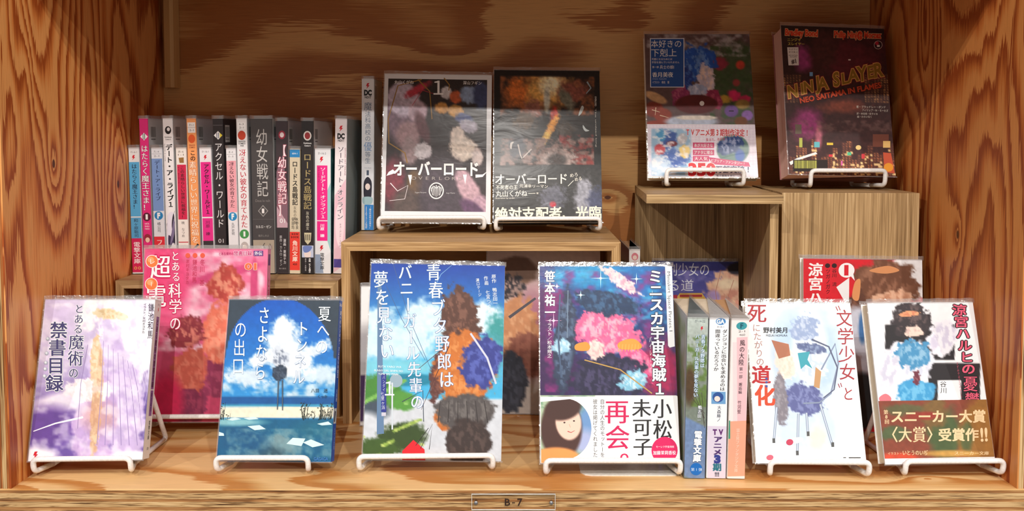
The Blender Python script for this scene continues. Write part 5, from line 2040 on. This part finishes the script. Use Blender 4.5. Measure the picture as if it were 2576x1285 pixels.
# 2
S, B, F, done = row('tall hot pink comic spine with white outlined lettering, second in the row', -435.3, -0.8, 181.5, 10.4, (224, 42, 124), name='comic_book', back=(206, 204, 206))
S.poly([(5, 17), (9.4, 21.5), (5, 26), (0.8, 21.5)], WHT)
S.rect(3.6, 18, 4.4, 25, (40, 60, 70))
S.rect(5.4, 18, 6.2, 25, (40, 60, 70))
S.V('はたらく', 5, 31, 5, 66, 8, WHT, 0.02, (120, 14, 66), 0.03)
S.V('魔王さま！', 5, 66, 5, 108, 9, WHT, 0.02, (120, 14, 66), 0.03)
S.ell(5, 115, 4.5, 5, (90, 20, 50))
S.Ln('1', 3.6, 115, 6.2, 115, 5, WHT, 0.08)
S.Ln('HATA', 2.4, 123, 7.6, 123, 1.7, (250, 210, 226), 0.03)
S.Ln('RAKU', 2.4, 126, 7.6, 126, 1.7, (250, 210, 226), 0.03)
S.Ln('MAOU', 2.4, 129, 7.6, 129, 1.7, (250, 210, 226), 0.03)
S.ell(5, 140, 4.2, 5, (150, 40, 60))
S.ell(5, 142, 2.6, 3, (240, 200, 180))
S.rect(0, 151, 10, 181, (240, 150, 170))
S.rect(5.5, 151, 10, 181, (240, 206, 130))
bars(B)
done()
# 3
S, B, F, done = row('periwinkle blue short spine with round F logo and red foot, third in row', -421.5, -0.7, 147.5, 13.0, (224, 226, 232))
S.Ln('た-4', 3, 5, 9, 5, 2, (90, 90, 100))
S.Ln('2-1', 3, 10, 9, 10, 2, (90, 90, 100))
S.rect(0.5, 7.4, 12, 7.7, (120, 120, 130))
S.rect(0, 13, 12.6, 74, (120, 152, 206))
S.V('デート・ア・ライブ', 6.4, 15, 6.4, 62, 6.6, (34, 44, 80), 0.02)
S.ell(6.3, 79.5, 5, 5, (36, 130, 190))
S.Ln('F', 4.6, 79.5, 8, 79.5, 6, WHT, 0.06)
S.V('橘公司', 6.3, 87, 6.3, 99, 4.2, (60, 60, 70))
S.rect(0, 104, 12.6, 147, (222, 46, 60))
S.V('ファンタ', 6.3, 107, 6.3, 136, 7.5, (250, 230, 226), 0.02)
done()
# 4
S, B, F, done = row('tall white comic spine with black lettering, fourth in the row', -407.9, -0.6, 181.5, 11.9, (232, 228, 228), name='comic_book', back=(206, 206, 208))
S.ell(6, 14, 3.6, 4.6, K)
S.ell(6.4, 13, 1.8, 2.2, (232, 228, 228))
S.Ln('Kadokawa', 1.8, 22, 9.8, 22, 1.6, K, 0.02)
S.Ln('Comics A', 2.6, 24.6, 9, 24.6, 1.6, K, 0.02)
S.V('デート・ア・ライブ１', 6.4, 30, 6.4, 104, 8, (24, 22, 26), 0.04)
S.Ln('DATE A LIVE', 1.6, 30, 1.6, 50, 1.2, (120, 116, 120))
for i in range(26):
    r_ = random.Random(i)
    S.spl([(r_.uniform(1, 11), r_.uniform(108, 150)) for _ in range(3)], ((58, 46, 78), (120, 108, 140), (220, 214, 226), (36, 32, 48))[i % 4])
S.V('橘公司', 8.5, 152, 8.5, 170, 4.6, K, 0.03)
S.V('犬威赤彦', 3.5, 148, 3.5, 170, 4.2, K, 0.02)
bars(B)
done()
# 5
S, B, F, done = row('short cream spine with a crimson title block, fifth in the row', -393.9, -0.4, 147.5, 12.4, (232, 224, 216))
S.Ln('あ-6', 2.5, 5, 9, 5, 2, (90, 80, 70))
S.Ln('1-1', 2.5, 8.5, 9, 8.5, 2, (90, 80, 70))
S.poly([(3, 12), (9, 11.5), (9, 18), (4, 18)], (150, 110, 60))
S.rect(1, 20, 11.4, 84, (206, 36, 76))
S.V('この素晴らしい世界に祝福を！', 7, 21.5, 7, 83, 5, (40, 16, 26), 0.02)
S.V('あぁ、駄女神さま', 2.6, 22, 2.6, 42, 1.8, (80, 20, 36))
S.V('暁　なつめ', 6.2, 86, 6.2, 105, 3.8, (70, 60, 60))
S.rect(0.5, 110, 11.8, 111, (196, 40, 60))
done()
# 6
S, B, F, done = row('tall orange comic spine with pale outlined lettering, sixth in the row', -379.6, -0.9, 181.5, 11.3, (240, 158, 96), name='comic_book', back=(206, 200, 206))
S.rect(1, 5, 10, 17, (244, 240, 236))
S.rect(1, 10.8, 10, 11.1, (120, 100, 90))
S.Ln('わ-1', 3, 8, 8, 8, 2.2, (80, 60, 50))
S.Ln('2-1', 3, 14, 8, 14, 2.2, (80, 60, 50))
S.ell(5.4, 24, 4, 5, (222, 90, 40))
S.Ln('DRAGON', 2, 31.5, 9, 31.5, 1.6, (150, 60, 30), 0.03)
S.Ln('COMICS', 2, 34, 9, 34, 1.6, (150, 60, 30), 0.03)
S.V('この', 6, 37, 6, 50, 6.4, (70, 30, 20), 0.03)
S.V('素晴らしい世界に祝福を', 5.5, 50, 5.5, 146, 9, (252, 230, 200), 0.02, (206, 96, 50), 0.03)
S.line([(2, 154), (9, 147)], 1.6, K, 2.6)
S.rect(4, 151, 7, 162, WHT)
S.rect(0, 166, 10.9, 181, (244, 206, 170))
S.rect(0, 152, 10.9, 152.5, (200, 110, 60))
S.V('8月ロード', 3, 154, 3, 178, 4.4, (150, 60, 36), 0.04)
S.V('劇場版', 7.8, 156, 7.8, 178, 4.4, (190, 60, 40), 0.03)
bars(B)
done()
# 7
S, B, F, done = row('short magenta spine with black title on white, seventh in the row', -364.6, -0.9, 147.5, 14.0, (232, 228, 230))
S.Ln('か-16-1', 3, 5, 11, 5, 2, (90, 80, 84))
S.bolt(7, 12, 6)
S.rect(1, 17, 13, 81, (230, 36, 136))
S.rect(1, 82.5, 13, 109, (228, 44, 136))
S.rect(1, 109, 13, 147, (54, 46, 50))
S.V('アクセル・ワールド１', 7.6, 19, 7.6, 78, 6.6, (44, 16, 36), 0.03)
S.V('川原　礫', 7, 85, 7, 103, 5, (60, 14, 44), 0.01)
S.V('電撃', 7, 117, 7, 138, 8.6, (230, 60, 146), 0.02)
done()
# 8
S, B, F, done = row('tall black comic spine with thin white lettering, eighth in the row', -349.7, -0.6, 181.5, 12.5, (44, 38, 40), name='comic_book', back=(52, 46, 50))
S.poly([(6, 15), (11, 20), (6, 25), (1, 20)], WHT)
S.poly([(8, 17), (11, 20), (8, 23)], (226, 206, 60))
S.rect(4.2, 17, 5, 23.5, (50, 60, 90))
S.rect(6.2, 17, 7, 23.5, (50, 60, 90))
S.rect(0.4, 8, 11.6, 8.4, (120, 116, 120))
S.V('アクセル・ワールド', 6, 28, 6, 128, 9.4, (236, 232, 232), -0.004)
S.Ln('01', 3, 143, 9, 143, 4.6, (220, 214, 214), 0)
S.rect(1.2, 151.5, 11, 152.8, (200, 40, 110))
S.V('合鴨ひろゆき', 8, 157, 8, 180, 4, (220, 216, 216), 0.01)
bars(B)
done()
# 9
S, B, F, done = row('short white spine with pale pink title block and round F logo, ninth in row', -335.2, -0.7, 147.0, 11.6, (232, 230, 232))
S.Ln('ま-4', 3, 5, 8, 5, 2, (90, 90, 90))
S.Ln('1-1', 3, 10, 8, 10, 2, (90, 90, 90))
S.rect(0.5, 7.4, 11, 7.7, (120, 120, 120))
S.rect(0, 15, 11.2, 75, (240, 166, 176))
S.V('冴えない彼女の育てかた', 5.8, 16, 5.8, 70, 5.8, (60, 20, 36), 0.02)
S.ell(5.6, 80, 5, 5, (40, 140, 196))
S.Ln('F', 4.2, 80, 7.2, 80, 6, WHT, 0.06)
S.V('丸戸史明', 5.6, 87, 5.6, 102, 3.6, (60, 60, 66))
S.rect(0, 113, 11.2, 147, (206, 204, 204))
done()
# 10
S, B, F, done = row('tall white comic spine with red brush lettering and green number disc', -322.2, -0.6, 181.5, 12.6, (236, 234, 234), name='comic_book', back=(206, 206, 210))
S.rect(1.5, 5, 10.6, 13, (250, 250, 250))
S.Ln('6-3', 3.4, 7, 8.6, 7, 2, (90, 90, 90))
S.Ln('2-1', 3.4, 11, 8.6, 11, 2, (90, 90, 90))
S.ell(6, 20, 4.6, 5.4, (196, 66, 40))
S.Ln('DRAGON', 2, 27, 10, 27, 1.7, K, 0.03)
S.Ln('COMICS', 2, 29.5, 10, 29.5, 1.7, K, 0.03)
S.Ln('AGE', 4, 32, 8, 32, 1.7, K, 0.03)
S.V('冴えない彼女の育てかた', 6.4, 36, 6.4, 128, 8, (196, 60, 76), 0.02)
S.ell(6, 135, 5.4, 5.4, (70, 150, 80))
S.Ln('1', 5, 135, 7.2, 135, 5.4, WHT, 0.05)
S.ell(6, 150, 4.6, 6, (190, 180, 176))
S.ell(6, 151, 2.6, 3.4, (244, 222, 206))
S.spl([(2, 158), (10, 158), (10.6, 174), (2, 174)], (50, 66, 116))
bars(B)
done()
# 11
S, B, F, done = row('broad charcoal novel spine with large grey characters, thickest of the row', -300.2, -0.3, 181.5, 25.4, (70, 66, 66), name='hardcover_novel', back=(226, 224, 222))
S.rect(0.3, 142, 24.8, 181, (170, 156, 138))
S.V('幼女戦記', 12.6, 12, 12.6, 92, 14, (196, 192, 188), -0.002)
S.Ln('Deus lo vult', 4, 96, 21, 96, 3, (130, 124, 120))
S.poly([(12.6, 101), (18.6, 108), (12.6, 115), (6.6, 108)], (150, 146, 142))
S.poly([(12.6, 102.4), (17.4, 108), (12.6, 113.6), (7.8, 108)], (74, 70, 70))
S.Ln('1', 11.2, 108, 14, 108, 5, (236, 232, 228), 0.03)
S.rect(0.3, 117.5, 24.8, 118, (96, 92, 92))
S.Hn('カルロ・ゼン', 3.4, 126.5, 22, 126.5, 4, (232, 230, 226), 0.01)
S.Hn('篠月しのぶ', 6.4, 137, 19, 137, 2.8, (150, 146, 142))
for i in range(22):
    r_ = random.Random(i + 40)
    x_, y_ = r_.uniform(3, 20), r_.uniform(145, 170)
    S.line([(x_, y_), (x_ + r_.uniform(-6, 6), y_ + r_.uniform(2, 9))], 1.1, ((110, 100, 90), (206, 192, 172), (86, 80, 74))[i % 3], 0.4)
bars(B, 8, 14)
B.Hn('角', 8, 62, 22, 62, 16, (40, 36, 40), 0.03)
done()
# 12
S, B, F, done = row('tall black comic spine with pink-edged white characters, right of the thick charcoal one', -278.7, 0.4, 179, 14.0, (58, 46, 50), name='comic_book', back=(196, 190, 196))
S.ell(7, 17, 4, 5, (150, 40, 60))
S.ell(7, 17, 2.4, 3, (226, 206, 206))
S.poly([(0.4, 60), (8, 40), (13.4, 90), (13, 130), (5, 150), (0.4, 130)], (132, 96, 108))
S.poly([(0.4, 100), (13, 120), (13, 140), (1, 128)], (196, 160, 170))
S.rect(0.4, 125, 13.4, 178, (48, 42, 44))
S.V('【幼女戦記】', 7, 28, 7, 112, 10.4, (240, 226, 230), 0.02, (190, 40, 76), 0.03)
S.Ln('01', 4, 117, 10, 117, 5, WHT, 0)
S.V('漫画・東條チカ', 9.4, 138, 9.4, 168, 3.4, (226, 220, 220), 0.01)
S.V('原作・カルロ・ゼン', 5, 134, 5, 170, 3.0, (200, 196, 196), 0.01)
S.Hn('角川書店', 2.5, 173, 11, 173, 2, (160, 150, 150))
bars(B)
done()
# 13
S, B, F, done = row('short beige spine with orange-red foot and small blue top label', -264.4, 0.7, 146, 12.4, (214, 200, 172))
S.rect(0.2, 1, 11.8, 10, (40, 130, 190))
S.Ln('604-1', 3, 5.6, 9, 5.6, 2, WHT)
S.V('ロードス島戦記', 6.2, 14, 6.2, 66, 6.6, (40, 34, 30), 0.03)
S.V('灰色の魔女', 6.2, 67, 6.2, 88, 3.6, (60, 50, 44))
S.V('水野良 著', 8.4, 106, 8.4, 128, 3.6, (50, 44, 40), 0.01)
S.V('安田均 原案', 3.8, 106, 3.8, 130, 3.6, (50, 44, 40), 0.01)
S.rect(0.2, 100, 11.8, 145, (230, 60, 48)) if False else None
S.rect(0.2, 96 + 0, 11.8, 96.2, (200, 186, 160))
S.rect(0.2, 112, 11.8, 142, (230, 62, 48)) if False else None
done_ = done
S.rect(0.2, 101 + 0, 11.8, 101.2, (206, 190, 164))
S.rect(0.2, 106, 11.8, 142, (230, 62, 48)) if False else None
S.poly([(0.2, 97), (11.8, 97), (11.8, 142), (0.2, 142)], (230, 62, 48))
S.Hn('NEW', 2, 99.6, 10, 99.6, 3, (70, 20, 16), 0.05)
S.Hn('BOOK', 1.2, 103.2, 11, 103.2, 3, (70, 20, 16), 0.05)
S.V('角川文庫', 6.2, 107, 6.2, 132, 6.2, (250, 226, 210), 0.03)
S.Ln('420', 3.6, 135, 8.6, 135, 2, (60, 20, 16), 0.02)
S.V('水野良', 8.6, 80, 8.6, 94, 3.4, (50, 44, 40), 0.01)
S.V('安田均', 3.8, 80, 3.8, 94, 3.4, (50, 44, 40), 0.01)
done()
# 14
S, B, F, done = row('tall black comic spine with khaki lettering and a shield emblem', -249.4, 0.6, 179, 14.4, (40, 34, 34), name='comic_book', back=(206, 204, 206))
S.ell(7, 18, 4.6, 5.6, (226, 220, 214))
S.ell(7, 18, 3.2, 4, (150, 46, 50))
S.Ln('Kadokawa', 2.6, 26.5, 11.6, 26.5, 1.7, WHT, 0.02)
S.Ln('Comics A', 3.6, 29.5, 10.6, 29.5, 1.7, WHT, 0.02)
S.V('ロードス島戦記', 7, 38, 7, 104, 9.6, (176, 156, 104), 0.018)
S.V('灰色の魔女', 7, 106, 7, 128, 4, (196, 190, 170), 0.01)
S.poly([(3, 131), (11.4, 131), (10.6, 141), (7.2, 145), (3.8, 141)], (206, 196, 160))
for x_ in (5, 7.2, 9.4):
    S.line([(x_, 133), (x_, 140)], 0.9, (40, 34, 34))
S.rect(0.4, 147, 13.8, 158, (196, 206, 232)) if False else S.rect(0.4, 138 + 8, 13.8, 166, (196, 204, 226))
S.ell(7, 156, 4, 5.6, (238, 220, 214))
S.spl([(2, 147), (12, 147), (9, 153), (3, 154)], (110, 130, 190))
S.rect(0.4, 160, 13.8, 179, (34, 30, 32))
S.V('作画…たくま朋正', 9.4, 161, 9.4, 178, 2.6, WHT, 0.03)
S.V('原作・水野良', 4.6, 161, 4.6, 176, 1.8, (200, 196, 196), 0.01)
bars(B)
B.rect(6, 40, 24, 60, (60, 58, 60)) if False else None
done()
# 15
S, B, F, done = row('short broad white spine with magenta title block and teal back cover', -231.6, 0.6, 146.5, 18.8, (226, 226, 228))
S.poly([(10, 60), (18.3, 40), (18.3, 120), (12, 100)], (150, 196, 196))
S.poly([(0.3, 124), (6, 124), (10, 146), (0.3, 146)], (140, 156, 180))
S.Ln('か-16-2', 3.6, 6, 13, 6, 2.4, (80, 76, 80))
S.bolt(8, 13.5, 7)
S.rect(2.4, 20, 14.6, 108, (232, 30, 130))
S.rect(2.4, 84, 14.6, 85, (226, 226, 228))
S.V('ソードアート・オンライン１', 9.4, 22, 9.4, 82, 7, (252, 226, 240), 0.02)
S.V('アインクラッド', 4.4, 22, 4.4, 40, 2.4, (90, 10, 50))
S.V('川原　礫', 8.6, 88, 8.6, 104, 5, (252, 226, 240), 0.03)
S.bolt(8, 117, 7)
S.V('電撃文庫', 8.4, 122, 8.4, 142, 5, K, 0.02)


def f(X, Y):
    p = Paint(X, Y, (20, 96, 96), (24, 54, 64), 0, 150)
    p.clouds(0, 106, 0, 150, (150, 200, 190), 18, 0.5, 0.2)
    return p


B.field(20, 30, f)
done()
# 16
S, B, F, done = row('tall pale pink comic spine with black lettering, beside the middle box', -212.7, 1.4, 181, 14.0, (232, 222, 224), name='comic_book', back=(120, 130, 130))
S.bolt(7, 12, 7)
S.Ln('DC', 2.6, 20.5, 11.2, 20.5, 5.6, K, 0.07)
S.Ln('NEXT', 3.4, 25.6, 10.8, 25.6, 2.4, K, 0.03)
S.poly([(0.4, 90), (13.4, 70), (13.4, 170), (0.4, 180)], (228, 186, 198))
S.spl([(2, 110), (7, 100), (12, 120), (9, 150), (3, 140)], (240, 214, 220))
S.V('ソードアート・オンライン', 7, 32, 7, 118, 8, (90, 70, 84), 0.015, (240, 236, 240), 0.03)
S.Ln('SWORD ART ONLINE', 12.2, 34, 12.2, 66, 1.6, (150, 70, 90))
S.V('キス・アンド・フライ', 7.6, 122, 7.6, 150, 2.6, (90, 80, 90))
S.rect(0.4, 164, 13.4, 174, (80, 64, 140))
done()
# 17 on the middle box
root, S, B, F, done = spine_book('comic_book', 'upright white comic with blue foot band, left end of the middle box', (-187.2, 301, 202.2), 0.7, 60, 184, 15.4, None, (234, 234, 236), group='x')
del root['group']
S.flat((232, 232, 236))
S.bolt(7.6, 9, 7)
S.Ln('DC', 2.8, 17, 12.2, 17, 6, K, 0.07)
S.Ln('NEXT', 3.6, 22.5, 11.8, 22.5, 2.6, K, 0.03)
S.V('魔', 7.6, 28, 7.6, 39, 10, (100, 120, 150), -0.004)
S.V('法科高校の', 7.6, 39, 7.6, 76, 7.4, (110, 126, 150), -0.004)
S.V('優', 7.6, 76, 7.6, 88, 10, (110, 150, 200), 0)
S.V('等生', 7.6, 88, 7.6, 103, 7.4, (110, 126, 150), -0.004)
S.Ln('The Honor at Magic High', 3.4, 108, 11.8, 108, 1.4, (140, 150, 170))
S.Ln('1', 6.2, 114, 9, 114, 6, (80, 90, 110), 0.01)
S.spl([(3.4, 124), (7.6, 119), (12, 124), (12.6, 134), (11, 146), (4, 146), (2.6, 134)], (44, 42, 56))
S.ell(7.6, 131, 3, 4, (244, 224, 216))
S.spl([(2, 144), (13, 144), (12, 152), (2.6, 152)], (170, 200, 206))
S.rect(0.2, 153, 14.8, 184, (48, 132, 206))
S.rect(0.2, 153, 3.8, 184, (226, 224, 216))
S.V('2020年TVアニメ化決定', 6, 155, 6, 182, 2.6, WHT, 0.02)
S.V('『魔法科高校の劣等生』', 10.8, 155, 10.8, 182, 2.6, WHT, 0.01)
B.flat((200, 204, 206))
B.rect(4, 6, 20, 30, (222, 222, 226))
B.barcode(5, 8, 18, 24, (110, 110, 114))
done()
